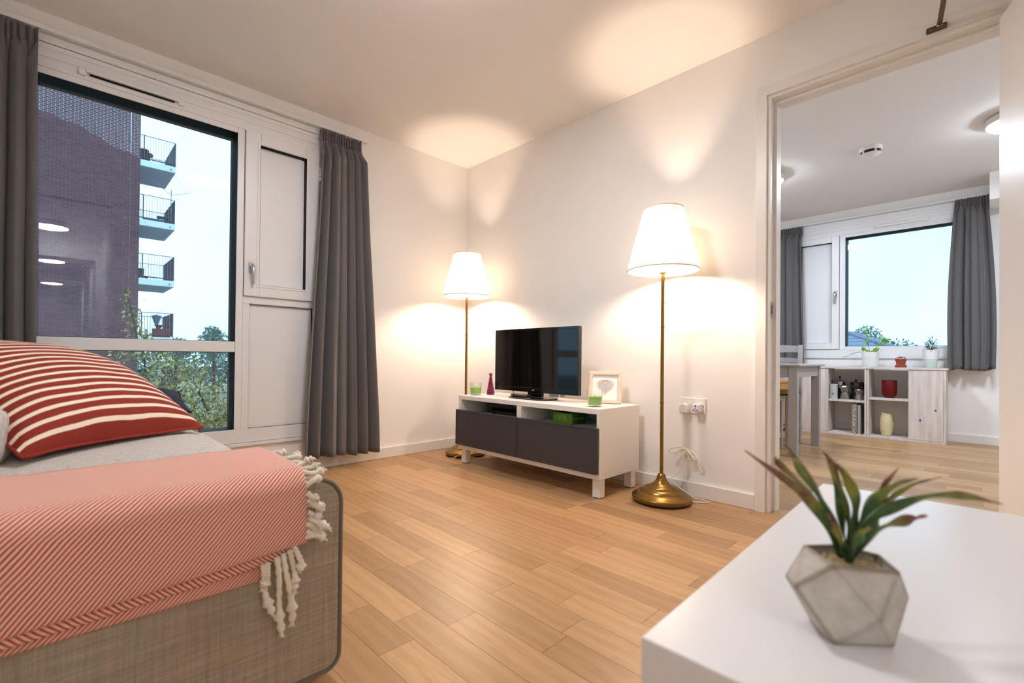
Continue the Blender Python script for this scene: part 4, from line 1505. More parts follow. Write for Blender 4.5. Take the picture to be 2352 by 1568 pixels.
def throw_layer(kk, yend, zb_r, zb_l, sign):
    ot = 0.009 + 0.0135 * kk
    pts = []
    zt = 0.474 + ot
    xo = SX1 + ot
    xs = 1.80 + 0.012 * (2 - kk)
    # path in (x, z): along the arm top, over the edge, down, and a rolled hem back up
    def path(zb):
        p = [(xs - 0.004, zt - 0.006), (xs, zt)]
        for i in range(1, 9):
            p.append((xs + (xo - 0.05 - xs) * i / 8, zt + 0.004 * math.sin(i / 8 * 3.1)))
        for i in range(1, 9):
            a = R(90 - 90 * i / 8)
            p.append((xo - 0.05 + 0.05 * math.cos(a), zt - 0.05 + 0.05 * math.sin(a)))
        n_ = 9
        for i in range(1, n_ + 1):
            p.append((xo + 0.003 * math.sin(i / n_ * 3), zt - 0.05 - (zt - 0.05 - zb - 0.006) * i / n_))
        for i in range(1, 8):
            a = R(-180 * i / 7)
            p.append((xo - 0.006 + 0.006 * math.cos(a), zb + 0.006 + 0.006 * math.sin(a)))
        p.append((xo - 0.012, zb + 0.03))
        return p
    pr_, pl_ = path(zb_r), path(zb_l)
    n = len(pr_)
    s = [0]
    for i in range(1, n):
        s.append(s[-1] + math.dist(pr_[i], pr_[i - 1]))
    y0, y1 = -2.98, yend
    m = MB()

    def fn(a, b):
        i = min(n - 1, int(round(b * (n - 1))))
        t_ = a
        x_ = pl_[i][0] + (pr_[i][0] - pl_[i][0]) * t_
        z_ = pl_[i][1] + (pr_[i][1] - pl_[i][1]) * t_
        yy = y0 + (y1 - y0) * a
        ww = noise.noise((yy * 6, s[i] * 5, kk * 7.0)) * 0.0035 + noise.noise((yy * 17, s[i] * 9, kk * 3.0)) * 0.0015
        edge = 0.010 * noise.noise((s[i] * 9, kk, 2)) * smoothstep(0.8, 1, a)
        down = smoothstep(0.35, 0.6, b)
        return (x_ + ww * down - 2.0, yy + edge + 2.4, z_ + ww * (1 - down) + 0.25 * ww - 0.474)
    m.sheet(fn, 90, n - 1, lambda a, b: ((y0 + (y1 - y0) * a) * sign, s[min(n - 1, int(round(b * (n - 1))))]))
    o = m.build('fold', 'throw_stripe', TH, smooth=180, recalc=False)
    sd = o.modifiers.new('thick', 'SOLIDIFY')
    sd.thickness = 0.003
    sd.offset = 0
    return o


throw_layer(0, -2.222, 0.286, 0.290, 1)
throw_layer(1, -2.190, 0.325, 0.284, -1)
throw_layer(2, -2.152, 0.352, 0.302, 1)
tr_ = random.Random(12)


def tassel(root, tip, sag=0.0, r=0.0045, knot=0.75):
    root, tip = Vector(root), Vector(tip)
    pts = []
    n = 16
    w = [tr_.uniform(-1, 1) for _ in range(4)]
    for i in range(n + 1):
        t_ = i / n
        p = root.lerp(tip, t_)
        p += Vector((0.004 * math.sin(5 * t_ + w[0] * 3), 0.006 * math.sin(4 * t_ + w[1] * 3) * t_, -sag * math.sin(math.pi * t_)))
        pts.append(p - Vector((2.0, -2.4, 0.474)))
    rad = []
    for i in range(n + 1):
        t_ = i / n
        q = r * (1 + 0.22 * math.sin(i * 2.6))
        q *= 1 + 0.9 * math.exp(-((t_ - knot) / 0.07) ** 2)
        if t_ > knot + 0.08:
            q *= 1.25
        rad.append(q)
    m = MB().tube(pts, rad, 7)
    # frayed end
    for j in range(5):
        d = Vector((tr_.uniform(-1, 1), tr_.uniform(-1, 1), tr_.uniform(-1.2, 0.2))) * 0.006
        m.tube([pts[-1], pts[-1] + (pts[-1] - pts[-3]) * 0.5 + d], [0.0022, 0.0012], 4)
    return m.build('tassel', 'tassel_cotton', TH, smooth=70)


for i in range(17):          # along the free end, over the arm
    f = i / 16
    if f < 0.45:
        x_ = 1.88 + 0.24 * (f / 0.45)
        z_ = 0.500
    else:
        x_ = 2.142
        z_ = 0.485 - 0.120 * (f - 0.45) / 0.55
    root = (x_, -2.152, z_)
    dy = tr_.uniform(0.02, 0.05) * (1.15 if f < 0.5 else 0.75)
    tip = (x_ + tr_.uniform(-0.008, 0.012) + (0.006 if f > 0.4 else 0), -2.150 + dy, z_ + tr_.uniform(-0.02, 0.014) - (0.012 if f > 0.5 else 0))
    tassel(root, tip, tr_.uniform(-0.006, 0.010), 0.0060)
for (ya, za, yb, zb) in ((-2.238, 0.330, -2.224, 0.228), (-2.212, 0.338, -2.197, 0.182), (-2.198, 0.340, -2.181, 0.194), (-2.186, 0.345, -2.172, 0.262),
                         (-2.228, 0.330, -2.238, 0.282), (-2.176, 0.352, -2.164, 0.298)):
    tassel((2.140, ya, za), (2.145, yb, zb), 0.0, 0.0058, 0.8)

# ------------------------------------------------------------------ coffee table
CTa = R(91.4)
ct = thing('coffee_table', 'plain white square-edged coffee table with a thick top', 'coffee table', (2.910, -2.078, 0), CTa - R(90))
box('top', 'white_lacquer', ct, 0, 0.555, 0, 0.918, 0.40, 0.45, 0.0025, 3)
for lx in (0.001, 0.554 - 0.05):
    for ly in (0.001, 0.917 - 0.05):
        box('leg', 'white_lacquer', ct, lx, lx + 0.05, ly, ly + 0.05, 0, 0.3995, 0.002)

# ------------------------------------------------------------------ planter with sprig on the coffee table
PO = Vector((3.080, -1.903, 0.45))
pot = thing('potted_plant', 'faceted concrete planter with spiky green and plum leaves on the coffee table', 'potted plant', PO)
rt = Vector((CR.x, CR.y, 0)).normalized()
aw = Vector((CF.x, CF.y, 0)).normalized()
L = lambda a, b, c: a * rt + b * aw + Vector((0, 0, c))
hull = [(-.034, .046, .085), (-.038, -.011, .085), (.025, -.024, .085), (.038, .020, .085), (.010, .050, .085),
        (-.071, .004, .055), (.047, -.010, .050), (.030, .060, .045), (-.050, .058, .042),
        (-.001, -.032, .036),
        (-.037, -.014, 0), (.025, -.017, 0), (-.046, .012, .010), (.022, .036, 0), (-.030, .040, 0)]
top_ids = [0, 1, 2, 3, 4]
bm = bmesh.new()
bv_ = [bm.verts.new(L(*p)) for p in hull]
bmesh.ops.convex_hull(bm, input=bv_)
topf = [f for f in bm.faces if all(v.co.z > 0.084 for v in f.verts)]
bmesh.ops.delete(bm, geom=topf, context='FACES_ONLY')
bm.verts.ensure_lookup_table()
rim_pts = [L(*hull[i]) for i in top_ids]
cen = sum(rim_pts, Vector()) / 5
order = sorted(range(5), key=lambda i: math.atan2((rim_pts[i] - cen).y, (rim_pts[i] - cen).x))
ro = [rim_pts[i] for i in order]
outer = [min((v for v in bm.verts), key=lambda v: (v.co - p).length) for p in ro]
inn = [bm.verts.new(cen + (p - cen) * 0.90) for p in ro]
low = [bm.verts.new(cen + (p - cen) * 0.86 - Vector((0, 0, 0.016))) for p in ro]
for i in range(5):
    j = (i + 1) % 5
    bm.faces.new((outer[i], outer[j], inn[j], inn[i]))
    bm.faces.new((inn[i], inn[j], low[j], low[i]))
bm.faces.new(low)
bmesh.ops.recalc_face_normals(bm, faces=bm.faces)
me = bpy.data.meshes.new('planter')
bm.to_mesh(me)
bm.free()
me.materials.append(MATS['planter_concrete'])
o = bpy.data.objects.new('planter', me)
COL.objects.link(o)
o.parent = pot
b_ = o.modifiers.new('edge', 'BEVEL')
b_.width = 0.0018
b_.segments = 2
gr_ = random.Random(2)
m = MB()
for i in range(420):
    a = gr_.uniform(0, 2 * math.pi)
    q = 0.031 * math.sqrt(gr_.random())
    p = cen + rt * (q * math.cos(a)) + aw * (q * 0.72 * math.sin(a))
    m.ball((p.x, p.y, 0.074 + gr_.uniform(0, 0.005)), gr_.uniform(0.0012, 0.0026), 6, 3, (gr_.uniform(.7, 1.3), gr_.uniform(.7, 1.3), 0.8))
g_ = m.build('gravel', 'gravel_stone', pot)
g_['kind'] = 'stuff'


def leaf(pix, width, seed, twist=0.3, name='leaf'):
    """blade through (pixel x, pixel y, distance) stations measured on the photograph, base first"""
    st = [at(*p) - PO for p in pix]
    path = catmull(st, 7)
    n = len(path)
    rng = random.Random(seed)
    vs = []
    uvs = []
    for i, p in enumerate(path):
        t_ = i / (n - 1)
        tan = (path[min(i + 1, n - 1)] - path[max(i - 1, 0)]).normalized()
        side = tan.cross(CF).normalized()
        side = (side + CF * (0.5 * math.sin(twist + t_ * 2.2 + seed))).normalized()
        nrm = side.cross(tan).normalized()
        w = 0.78 * width * (0.34 + 0.66 * math.sin(math.pi * min(1, t_ * 0.95)) ** 1.3) * (1 - smoothstep(0.72, 1.0, t_) * 0.97)
        w *= 1 + 0.22 * math.sin(15 * t_ + seed)
        wob = 0.0026 * math.sin(13 * t_ + seed * 2)
        for (s_, d_) in ((-1, 0.0), (-0.5, -0.0009), (0, -0.0016), (0.5, -0.0009), (1, 0.0)):
            vs.append(p + side * (w * s_ * 0.5) + nrm * (d_ + wob * s_))
            uvs.append(((s_ + 1) / 2, t_))
    fs = [(i * 5 + j, i * 5 + j + 1, (i + 1) * 5 + j + 1, (i + 1) * 5 + j) for i in range(n - 1) for j in range(4)]
    o_ = MB().add(vs, fs, uvs).build(name, 'sprig_leaf', pot, smooth=180, recalc=False)
    s_ = o_.modifiers.new('thick', 'SOLIDIFY')
    s_.thickness = 0.0007
    return o_


B_ = (1942, 1285, 0.540)
leaf([(1935, 1288, .545), (1905, 1215, .545), (1862, 1150, .55), (1800, 1098, .555), (1712, 1034, .56)], 0.0155, 1)
leaf([(1938, 1288, .55), (1890, 1190, .56), (1845, 1120, .57), (1790, 1065, .58), (1778, 1050, .585)], 0.0110, 2)
leaf([(1940, 1285, .555), (1915, 1200, .57), (1868, 1120, .585), (1828, 1062, .60), (1810, 1040, .605)], 0.0150, 3)
leaf([(1940, 1285, .56), (1900, 1170, .58), (1850, 1085, .60), (1812, 1030, .615), (1795, 1018, .62)], 0.0075, 4)
leaf([(1945, 1288, .56), (1932, 1190, .58), (1920, 1110, .60), (1908, 1060, .615), (1888, 1034, .62)], 0.0130, 5)
leaf([(1948, 1288, .548), (1962, 1200, .555), (1962, 1140, .565), (1938, 1085, .58), (1900, 1050, .59)], 0.0140, 6)
leaf([(1950, 1288, .545), (1975, 1210, .55), (2010, 1150, .56), (2060, 1112, .575), (2106, 1098, .585)], 0.0150, 7)
leaf([(1952, 1290, .535), (1985, 1205, .53), (2050, 1165, .53), (2140, 1138, .535), (2215, 1138, .54), (2300, 1156, .545)], 0.0130, 8)
leaf([(1955, 1288, .53), (1990, 1235, .52), (2040, 1204, .515), (2090, 1192, .512), (2128, 1182, .51)], 0.0165, 9)
leaf([(1950, 1290, .525), (1962, 1255, .515), (1978, 1225, .512), (2000, 1212, .512)], 0.0190, 10)
leaf([(1950, 1288, .55), (1985, 1190, .56), (2025, 1120, .575), (2062, 1075, .59)], 0.0095, 11)
leaf([(1952, 1288, .56), (2000, 1190, .58), (2080, 1120, .60), (2160, 1095, .615)], 0.0070, 12)
leaf([(1946, 1288, .56), (1948, 1200, .58), (1930, 1120, .60), (1918, 1062, .61)], 0.0090, 13)
leaf([(1952, 1288, .54), (1995, 1225, .545), (2020, 1180, .555), (2040, 1140, .56)], 0.0150, 14)
leaf([(1945, 1290, .532), (1930, 1240, .525), (1900, 1180, .525)], 0.0120, 15)

# ------------------------------------------------------------------ kitchen: low shelf units under the window
SF, SB = 3.262, 3.562


def shelf_unit(label, x0, x1, door, open_, sh_z, divide):
    t = thing('shelf_unit', label, 'shelf unit', ((x0 + x1) / 2, (SF + SB) / 2, 0), 0, 'whitewashed pine shelf units')
    ox, oy = t.location.x, t.location.y

    def b(name, a0, a1, c0, c1, z0, z1):
        return box(name, 'whitewashed_pine', t, a0 - ox, a1 - ox, c0 - oy, c1 - oy, z0, z1, 0.0015)
    b('top_board', x0 - (0.0 if divide == 'r' else 0), x1 + (0.012 if divide == 'r' else 0), SF - 0.008, SB, 0.683, 0.701)
    b('bottom_board', x0, x1, SF, SB, 0.0, 0.020)
    b('side_board', x0, x0 + 0.017, SF, SB, 0.0202, 0.6828)
    b('side_board', x1 - 0.017, x1, SF, SB, 0.0202, 0.6828)
    b('divider', *( (door[0] + 0.001, door[0] + 0.018) if divide == 'r' else (door[1] - 0.018, door[1] - 0.001)), SF + 0.02, SB, 0.0202, 0.6828)
    b('shelf_board', open_[0], open_[1], SF + 0.012, SB, sh_z - 0.021, sh_z)
    d = b('door_panel', door[0], door[1], SF + 0.0005, SF + 0.0185, 0.022, 0.682)
    return t, d


t, d = shelf_unit('whitewashed pine shelf unit holding the red pot and cream jug', 2.324, 2.907, (2.643, 2.889), (2.341, 2.643), 0.398, 'r')
for (kx, kz, kr) in ((2.728, 0.21, 0.010), (2.836, 0.31, 0.009)):
    m = MB().prism([(kx - t.location.x + kr * c, kz + kr * 1.4 * s_) for c, s_ in ((1, 0), (0, 1), (-1, 0), (0, -1))], 'y', SF - 0.0002 - t.location.y, SF + 0.001 - t.location.y)
    m.build('knot', 'dark_aluminium', d)
t, d = shelf_unit('whitewashed pine shelf unit holding the coffee pots', 1.762, 2.322, (1.779, 1.998), (1.998, 2.305), 0.362, 'l')


def coffee_thing(name, label, cat, x, y, z=0.362):
    return thing(name, label, cat, (x, y, z))


def moka(label, x, y, h, mat, rz, face):
    t = thing('moka_pot', label, 'moka pot', (x, y, 0.3622), rz)
    r = h * 0.27
    o8 = R(22.5)
    MB().lathe([(r, 0), (r, h * .02), (r * 0.80, h * .36), (r * 0.78, h * .38)], n=8, ph=o8).build('boiler', mat, t)
    MB().lathe([(r * 0.72, h * .38), (r * 0.72, h * .44)], n=24).build('collar', 'aluminium', t, smooth=40)
    MB().lathe([(r * 0.70, h * .44), (r * 0.98, h * .80), (r * 0.98, h * .82)], n=8, ph=o8).build('upper_pot', mat, t)
    MB().lathe([(r * 1.0, h * .82), (r * 0.9, h * .86), (r * 0.3, h * .90), (0.0001, h * .905)], n=8, ph=o8).build('lid', mat, t)
    MB().lathe([(r * .10, h * .895), (r * .12, h * .93), (r * .20, h * .98), (r * .18, h), (0.0001, h)], n=10).build('knob', 'black_plastic', t, smooth=50)
    MB().tube(catmull([(r * .9, 0, h * .80), (r * 1.45, 0, h * .86), (r * 1.85, 0, h * .74), (r * 1.8, 0, h * .55), (r * 1.45, 0, h * .40)], 6), [h * .045] * 24 + [h * .035], 8).build('handle', 'black_plastic', t, smooth=60)
    MB().prism([(-r * 1.25, h * .83), (-r * .9, h * .66), (-r * .9, h * .83)], 'y', -r * .18, r * .18).build('spout', mat, t)
    return t


moka('bright aluminium moka pot with a curved black handle at the shelf edge', 2.130, 3.338, 0.160, 'aluminium', R(0), 0)
moka('tall dark grey moka pot behind the small one', 2.206, 3.445, 0.205, 'dark_aluminium', R(62), 0)
moka('small rosy aluminium moka pot in front of the dark one', 2.252, 3.320, 0.125, 'pewter', R(48), 0)

t = thing('french_press', 'black and chrome french press between the coffee pots', 'french press', (2.066, 3.455, 0.3622))
MB().lathe([(0.046, 0), (0.046, 0.012), (0.044, 0.012), (0.044, 0.160), (0.046, 0.162)], n=28).build('carafe', 'black_gloss', t, smooth=40)
MB().lathe([(0.0465, 0.128), (0.0475, 0.130), (0.0475, 0.158), (0.0465, 0.160)], n=28).build('band', 'chrome', t, smooth=40)
MB().lathe([(0.050, 0.162), (0.052, 0.168), (0.048, 0.182), (0.030, 0.196), (0.006, 0.200)], n=28).build('lid', 'chrome', t, smooth=60)
MB().lathe([(0.003, 0.20), (0.003, 0.212), (0.011, 0.218), (0.013, 0.227), (0.009, 0.235), (0.0001, 0.237)], n=14).build('plunger_knob', 'black_plastic', t, smooth=60)
MB().tube(catmull([(0.03, -0.034, 0.150), (0.05, -0.06, 0.150), (0.052, -0.062, 0.09), (0.03, -0.036, 0.03)], 6), 0.008, 8).build('handle', 'black_plastic', t, smooth=60)

t = thing('enamel_canister', 'pale grey enamel canister with a tiny black emblem', 'canister', (2.036, 3.318, 0.3622))
MB().lathe([(0.034, 0), (0.036, 0.003), (0.036, 0.146), (0.038, 0.150), (0.0345, 0.150), (0.034, 0.02), (0.0001, 0.02)], n=32).build('body', 'enamel_grey', t, smooth=40)
MB().lathe([(0.0345, 0.148), (0.0385, 0.149), (0.0385, 0.153), (0.0345, 0.154)], n=32).build('rim', 'white_ceramic', t, smooth=40)
m = MB()
ga = math.atan2(CAM.y - 3.325, CAM.x - 2.037) - R(8)
gm = Matrix.Rotation(ga, 4, 'Z')
m.ball((0, 0, 0), 0.006, 8, 6, (0.25, 1, 1)).box(-0.0012, 0.0012, -0.0018, 0.0018, 0.006, 0.016)
m.v = [tuple(gm @ Vector((0.0362 + p[0], p[1], 0.052 + p[2]))) for p in m.v]
m.build('emblem', 'black_plastic', t)
MB().tube([(-0.02, 0.03, 0.12), (-0.02, 0.035, 0.20)], 0.006, 8).build('spoon_handle', 'black_plastic', t)

# books on the lower shelf
for (x0, x1, h, mat, lab) in ((2.196, 2.240, 0.300, 'book_pattern', 'thick book with a grey patterned spine and white lettering'),
                              (2.246, 2.270, 0.292, 'grey_paint', 'thin grey book beside the patterned one')):
    t = thing('book', lab, 'book', ((x0 + x1) / 2, 3.30, 0.0202))
    w_ = (x1 - x0) / 2
    box('spine', mat, t, -w_, w_, -0.012, -0.009, 0, h, 0.001)
    box('cover', mat, t, -w_, -w_ + 0.003, -0.009, 0.20, 0, h)
    box('cover', mat, t, w_ - 0.003, w_, -0.009, 0.20, 0, h)
    box('pages', 'mat_board', t, -w_ + 0.003, w_ - 0.003, -0.008, 0.195, 0.004, h - 0.004)

t = thing('plant_pot', 'empty dark red glazed pot on the shelf', 'pot', (2.487, 3.385, 0.3982))
MB().lathe([(0.0001, 0), (0.034, 0), (0.046, 0.008), (0.056, 0.030), (0.060, 0.060), (0.0605, 0.170), (0.058, 0.174), (0.055, 0.170), (0.054, 0.03), (0.0001, 0.02)], n=40).build('body', 'red_enamel', t, smooth=50)
MB().lathe([(0.0585, 0.171), (0.0605, 0.1725), (0.0605, 0.1755), (0.0565, 0.1765)], n=40).build('rim', 'red_enamel', t, smooth=50)
t = thing('jug', 'cream ceramic jug with a cut rim on the lowest shelf', 'jug', (2.466, 3.385, 0.0202))
m = MB().lathe([(0.0001, 0), (0.034, 0), (0.040, 0.006), (0.050, 0.07), (0.0525, 0.115), (0.050, 0.16), (0.044, 0.195), (0.042, 0.212), (0.0445, 0.226), (0.042, 0.226), (0.039, 0.212), (0.044, 0.16), (0.044, 0.05), (0.0001, 0.04)], n=40)
m.v = [(x, y, z + 0.010 * (-x / 0.05) * smoothstep(0.15, 0.225, z)) for x, y, z in m.v]
m.build('body', 'cream_ceramic', t, smooth=60)
MB().tube(catmull([(0.038, 0.03, 0.20), (0.052, 0.05, 0.18), (0.05, 0.05, 0.12), (0.038, 0.035, 0.10)], 6), 0.006, 8).build('handle', 'cream_ceramic', t, smooth=60)

# ------------------------------------------------------------------ plants on the shelf units
TOPZ = 0.7012
lr = random.Random(21)


def disc_leaf(m, c, r, nrm, lobes=0):
    c, nrm = Vector(c), Vector(nrm).normalized()
    a = nrm.orthogonal().normalized()
    b = nrm.cross(a)
    n = 10
    vs = [c - nrm * 0.002]
    for i in range(n):
        g = 2 * math.pi * i / n
        q = r * (1 + 0.14 * math.cos(3 * g + lobes))
        vs.append(c + a * (q * math.cos(g)) + b * (q * math.sin(g)))
    m.add(vs, [(0, 1 + i, 1 + (i + 1) % n) for i in range(n)])


t = thing('potted_plant', 'plain white cylinder pot with sprawling light green leaves', 'potted plant', (2.332, 3.40, TOPZ))
MB().lathe([(0.0001, 0), (0.066, 0), (0.069, 0.003), (0.0705, 0.148), (0.0705, 0.152), (0.066, 0.152), (0.065, 0.135), (0.0001, 0.135)], n=44).build('pot', 'white_ceramic', t, smooth=50)
MB().lathe([(0.064, 0.130), (0.05, 0.138), (0.0001, 0.14)], n=24).build('soil', 'soil', t, smooth=50)
stems = [[(0.0, 0, 0.135), (-0.012, 0, 0.20), (-0.020, 0, 0.28), (-0.030, 0, 0.36)],
         [(0.0, 0, 0.135), (-0.045, -0.01, 0.17), (-0.06, -0.01, 0.19)],
         [(0.01, 0, 0.135), (0.05, -0.02, 0.20), (0.09, -0.03, 0.235), (0.13, -0.03, 0.26), (0.115, -0.03, 0.285)],
         [(0.01, 0, 0.135), (0.04, -0.03, 0.16), (0.055, -0.035, 0.175)],
         [(0.0, 0, 0.135), (-0.02, -0.04, 0.15), (-0.025, -0.05, 0.165)]]
for s_ in stems:
    pth = catmull([Vector(p) for p in s_], 5)
    MB().tube(pth, 0.002, 5).build('stem', 'bark' if s_ is stems[0] else 'leaf_light', t, smooth=60)
for (x, z, r) in ((-.030, .375, .010), (-.036, .355, .012), (-.024, .345, .012), (-.018, .285, .014), (-.026, .262, .014), (-.012, .252, .012), (-.020, .235, .011),
                  (-.058, .198, .012), (-.045, .188, .013), (-.062, .178, .010), (-.035, .172, .011), (-.052, .165, .010),
                  (.115, .290, .014), (.128, .275, .015), (.105, .265, .015), (.14, .262, .013), (.09, .245, .013), (.122, .245, .012), (.07, .225, .012), (.10, .228, .011),
                  (.050, .185, .013), (.062, .172, .012), (.034, .178, .012), (.045, .160, .011), (.066, .188, .011), (.026, .162, .009), (-.02, .165, .012), (-.012, .155, .010), (.012, .158, .009)):
    m = MB()
    disc_leaf(m, (x, lr.uniform(-0.05, -0.01), z), r, (lr.uniform(-.6, .9), -1 + lr.uniform(-.3, .3), lr.uniform(-.3, .6)), lr.uniform(0, 6))
    o = m.build('leaf', 'leaf_light', t, smooth=180)
    so = o.modifiers.new('thick', 'SOLIDIFY')
    so.thickness = 0.0008
m = MB()
vine = catmull([(-0.06, -0.03, 0.152), (-0.10, -0.04, 0.150), (-0.14, -0.05, 0.135), (-0.18, -0.05, 0.110), (-0.225, -0.04, 0.098)], 8)
m.tube(vine, 0.0012, 5)
for p in vine[::2]:
    m.ball(p + Vector((0, 0, lr.uniform(-0.004, 0.004))), lr.uniform(0.002, 0.004), 6, 4)
m.build('trailing_vine', 'leaf_plum', t)

t = thing('potted_plant', 'tiny terracotta pot on a saucer with dark plum leaves', 'potted plant', (2.573, 3.40, TOPZ))
MB().lathe([(0.055, 0), (0.058, 0.004), (0.059, 0.024), (0.054, 0.026)], n=4, ph=R(45)).build('saucer', 'terracotta', t, bevel=0.003)
MB().lathe([(0.042, 0.02), (0.052, 0.066), (0.058, 0.068), (0.060, 0.088), (0.052, 0.088), (0.050, 0.078)], n=4, ph=R(45)).build('pot', 'terracotta', t, bevel=0.003)
for i in range(11):
    m = MB()
    g = lr.uniform(0, 6.28)
    disc_leaf(m, (0.028 * math.cos(g), 0.026 * math.sin(g), 0.092 + lr.uniform(0, 0.018)), lr.uniform(.008, .013), (lr.uniform(-.5, .5), lr.uniform(-.5, .5), 1), g)
    m.build('leaf', 'leaf_plum', t, smooth=180)

t = thing('potted_plant', 'white and pale green two-tier planter with wiry dark green leaves', 'potted plant', (2.793, 3.40, TOPZ))
MB().lathe([(0.0001, 0), (0.040, 0), (0.042, 0.003), (0.051, 0.078), (0.049, 0.080)], n=40).build('water_base', 'pale_green_plastic', t, smooth=50)
MB().lathe([(0.048, 0.080), (0.052, 0.081), (0.0615, 0.166), (0.0615, 0.170), (0.058, 0.170), (0.056, 0.155), (0.0001, 0.155)], n=40).build('pot', 'white_ceramic', t, smooth=50)
for i in range(120):
    g = lr.uniform(0, 2 * math.pi)
    hh = lr.uniform(0.0, 0.10) * (1.6 if i < 12 else 1)
    base = Vector((0.02 * math.cos(g) + 0.010 * (hh > .09), 0.02 * math.sin(g), 0.158 + hh * 0.9))
    ln_ = lr.uniform(0.035, 0.085) * (0.7 if hh > 0.09 else 1)
    tip = base + Vector((ln_ * math.cos(g), ln_ * math.sin(g), lr.uniform(-0.02, 0.035)))
    mid_ = base.lerp(tip, 0.5) + Vector((0, 0, 0.012))
    m = MB()
    sd = (tip - base).cross(Vector((0, 0, 1))).normalized()
    w_ = lr.uniform(0.0022, 0.0044)
    vs = [base - sd * w_ * .5, base + sd * w_ * .5, mid_ - sd * w_, mid_ + sd * w_, tip]
    m.add(vs, [(0, 1, 3, 2), (2, 3, 4)])
    m.build('leaf', 'leaf_dark', t, recalc=False)
for s_ in ([(0, 0, .15), (0.012, 0, .22), (0.008, 0, .285), (0.006, 0, 0.31)], [(0, 0, .15), (-0.03, -0.01, .21), (-0.045, -.01, .245)], [(0, 0, .15), (0.05, -.02, .185), (0.09, -.02, .20)]):
    MB().tube(catmull([Vector(p) for p in s_], 5), 0.0015, 5).build('stem', 'leaf_dark', t)

# ------------------------------------------------------------------ kitchen table, chair, stool
t = thing('dining_table', 'pale grey painted dining table with square legs', 'dining table', (1.55, 1.98, 0))
TX, TY = 1.55, 1.98
box('top', 'grey_paint', t, 0.96 - TX, 2.155 - TX, 1.585 - TY, 2.375 - TY, 0.712, 0.730, 0.003)
for (x0, x1, y0, y1) in ((1.05, 2.06, 1.625, 1.645), (1.05, 2.06, 2.315, 2.335), (2.100, 2.118, 1.67, 2.30), (1.00, 1.018, 1.67, 2.30)):
    box('apron', 'grey_paint', t, x0 - TX, x1 - TX, y0 - TY, y1 - TY, 0.625, 0.712, 0.002)
for lx in (0.985, 2.066):
    for ly in (1.612, 2.290):
        box('leg', 'grey_paint', t, lx - TX, lx + 0.062 - TX, ly - TY, ly + 0.058 - TY, 0, 0.712, 0.003)


def chair(label, x, y, rz, cushion=True):
    t = thing('dining_chair', label, 'chair', (x, y, 0), rz)
    w, d = 0.19, 0.20
    box('seat', 'grey_paint', t, -w - 0.005, w + 0.005, -d, d + 0.005, 0.432, 0.450, 0.003)
    for sx in (-1, 1):
        x0 = sx * w - (0.034 if sx > 0 else 0)
        box('leg', 'grey_paint', t, x0, x0 + 0.034, -d + 0.008, -d + 0.042, 0, 0.432, 0.003)
        m = MB().prism([(d - 0.034, 0), (d, 0), (d + 0.004, 0.45), (d + 0.040, 0.905), (d + 0.008, 0.905), (d - 0.032, 0.45)], 'x', x0, x0 + 0.034)
        m.build('back_post', 'grey_paint', t, bevel=0.003)
        box('stretcher', 'grey_paint', t, x0 + 0.008, x0 + 0.026, -d + 0.042, d - 0.034, 0.15, 0.18, 0.002)
        box('seat_rail', 'grey_paint', t, x0 + 0.008, x0 + 0.026, -d + 0.042, d - 0.034, 0.38, 0.432)
    box('stretcher', 'grey_paint', t, -w + 0.034, w - 0.034, -0.01, 0.01, 0.155, 0.178)
    for (z0, z1, dd) in ((0.838, 0.895, 0.030), (0.735, 0.775, 0.022), (0.60, 0.64, 0.014)):
        def rf(a, b, z0=z0, z1=z1, dd=dd):
            return None
        m = MB()
        n = 12
        pts = []
        for i in range(n + 1):
            u = i / n
            pts.append((-w + 0.03 + (2 * w - 0.06) * u, d - 0.004 + dd - 0.004 + 0.018 * math.sin(math.pi * u)))
        vs = []
        for (px, py) in pts:
            crown = 0.012 * math.sin(math.pi * (px + w) / (2 * w))
            vs += [(px, py, z0), (px, py + 0.016, z0), (px, py + 0.016, z1 + crown), (px, py, z1 + crown)]
        fs = []
        for i in range(n):
            a = i * 4
            for j in range(4):
                fs.append((a + j, a + (j + 1) % 4, a + 4 + (j + 1) % 4, a + 4 + j))
        fs += [(0, 1, 2, 3), (n * 4, n * 4 + 3, n * 4 + 2, n * 4 + 1)]
        m.add(vs, fs).build('back_rail', 'grey_paint', t, smooth=50)
    return t


chair('pale grey dining chair at the far side of the kitchen table', 1.762, 2.262, 0)
t = thing('seat_pad', 'mustard yellow pad on the dining chair seat', 'seat pad', (1.762, 2.25, 0.4505))
MB().box(-0.18, 0.18, -0.18, 0.17, 0, 0.035).build('pad', 'yellow_fabric', t, bevel=0.014, bseg=3)
MB().tube([(-0.182, -0.182, 0.006), (0.182, -0.182, 0.006), (0.182, 0.172, 0.006), (-0.182, 0.172, 0.006)], 0.005, 6, closed=True).build('piping', 'black_rubber', t)

t = thing('stool', 'low pale grey stool tucked under the kitchen table', 'stool', (1.790, 1.825, 0))
box('seat', 'grey_paint', t, -0.16, 0.16, -0.13, 0.13, 0.418, 0.436, 0.003)
for sx in (-0.15, 0.116):
    for sy in (-0.12, 0.086):
        box('leg', 'grey_paint', t, sx, sx + 0.034, sy, sy + 0.034, 0, 0.418, 0.003)
    box('stretcher', 'grey_paint', t, sx + 0.006, sx + 0.028, -0.086, 0.086, 0.10, 0.135, 0.002)
for sy in (-0.12, 0.086):
    box('seat_rail', 'grey_paint', t, -0.116, 0.116, sy + 0.006, sy + 0.028, 0.37, 0.418)
    box('stretcher', 'grey_paint', t, -0.116, 0.116, sy + 0.006, sy + 0.028, 0.13, 0.16, 0.002)

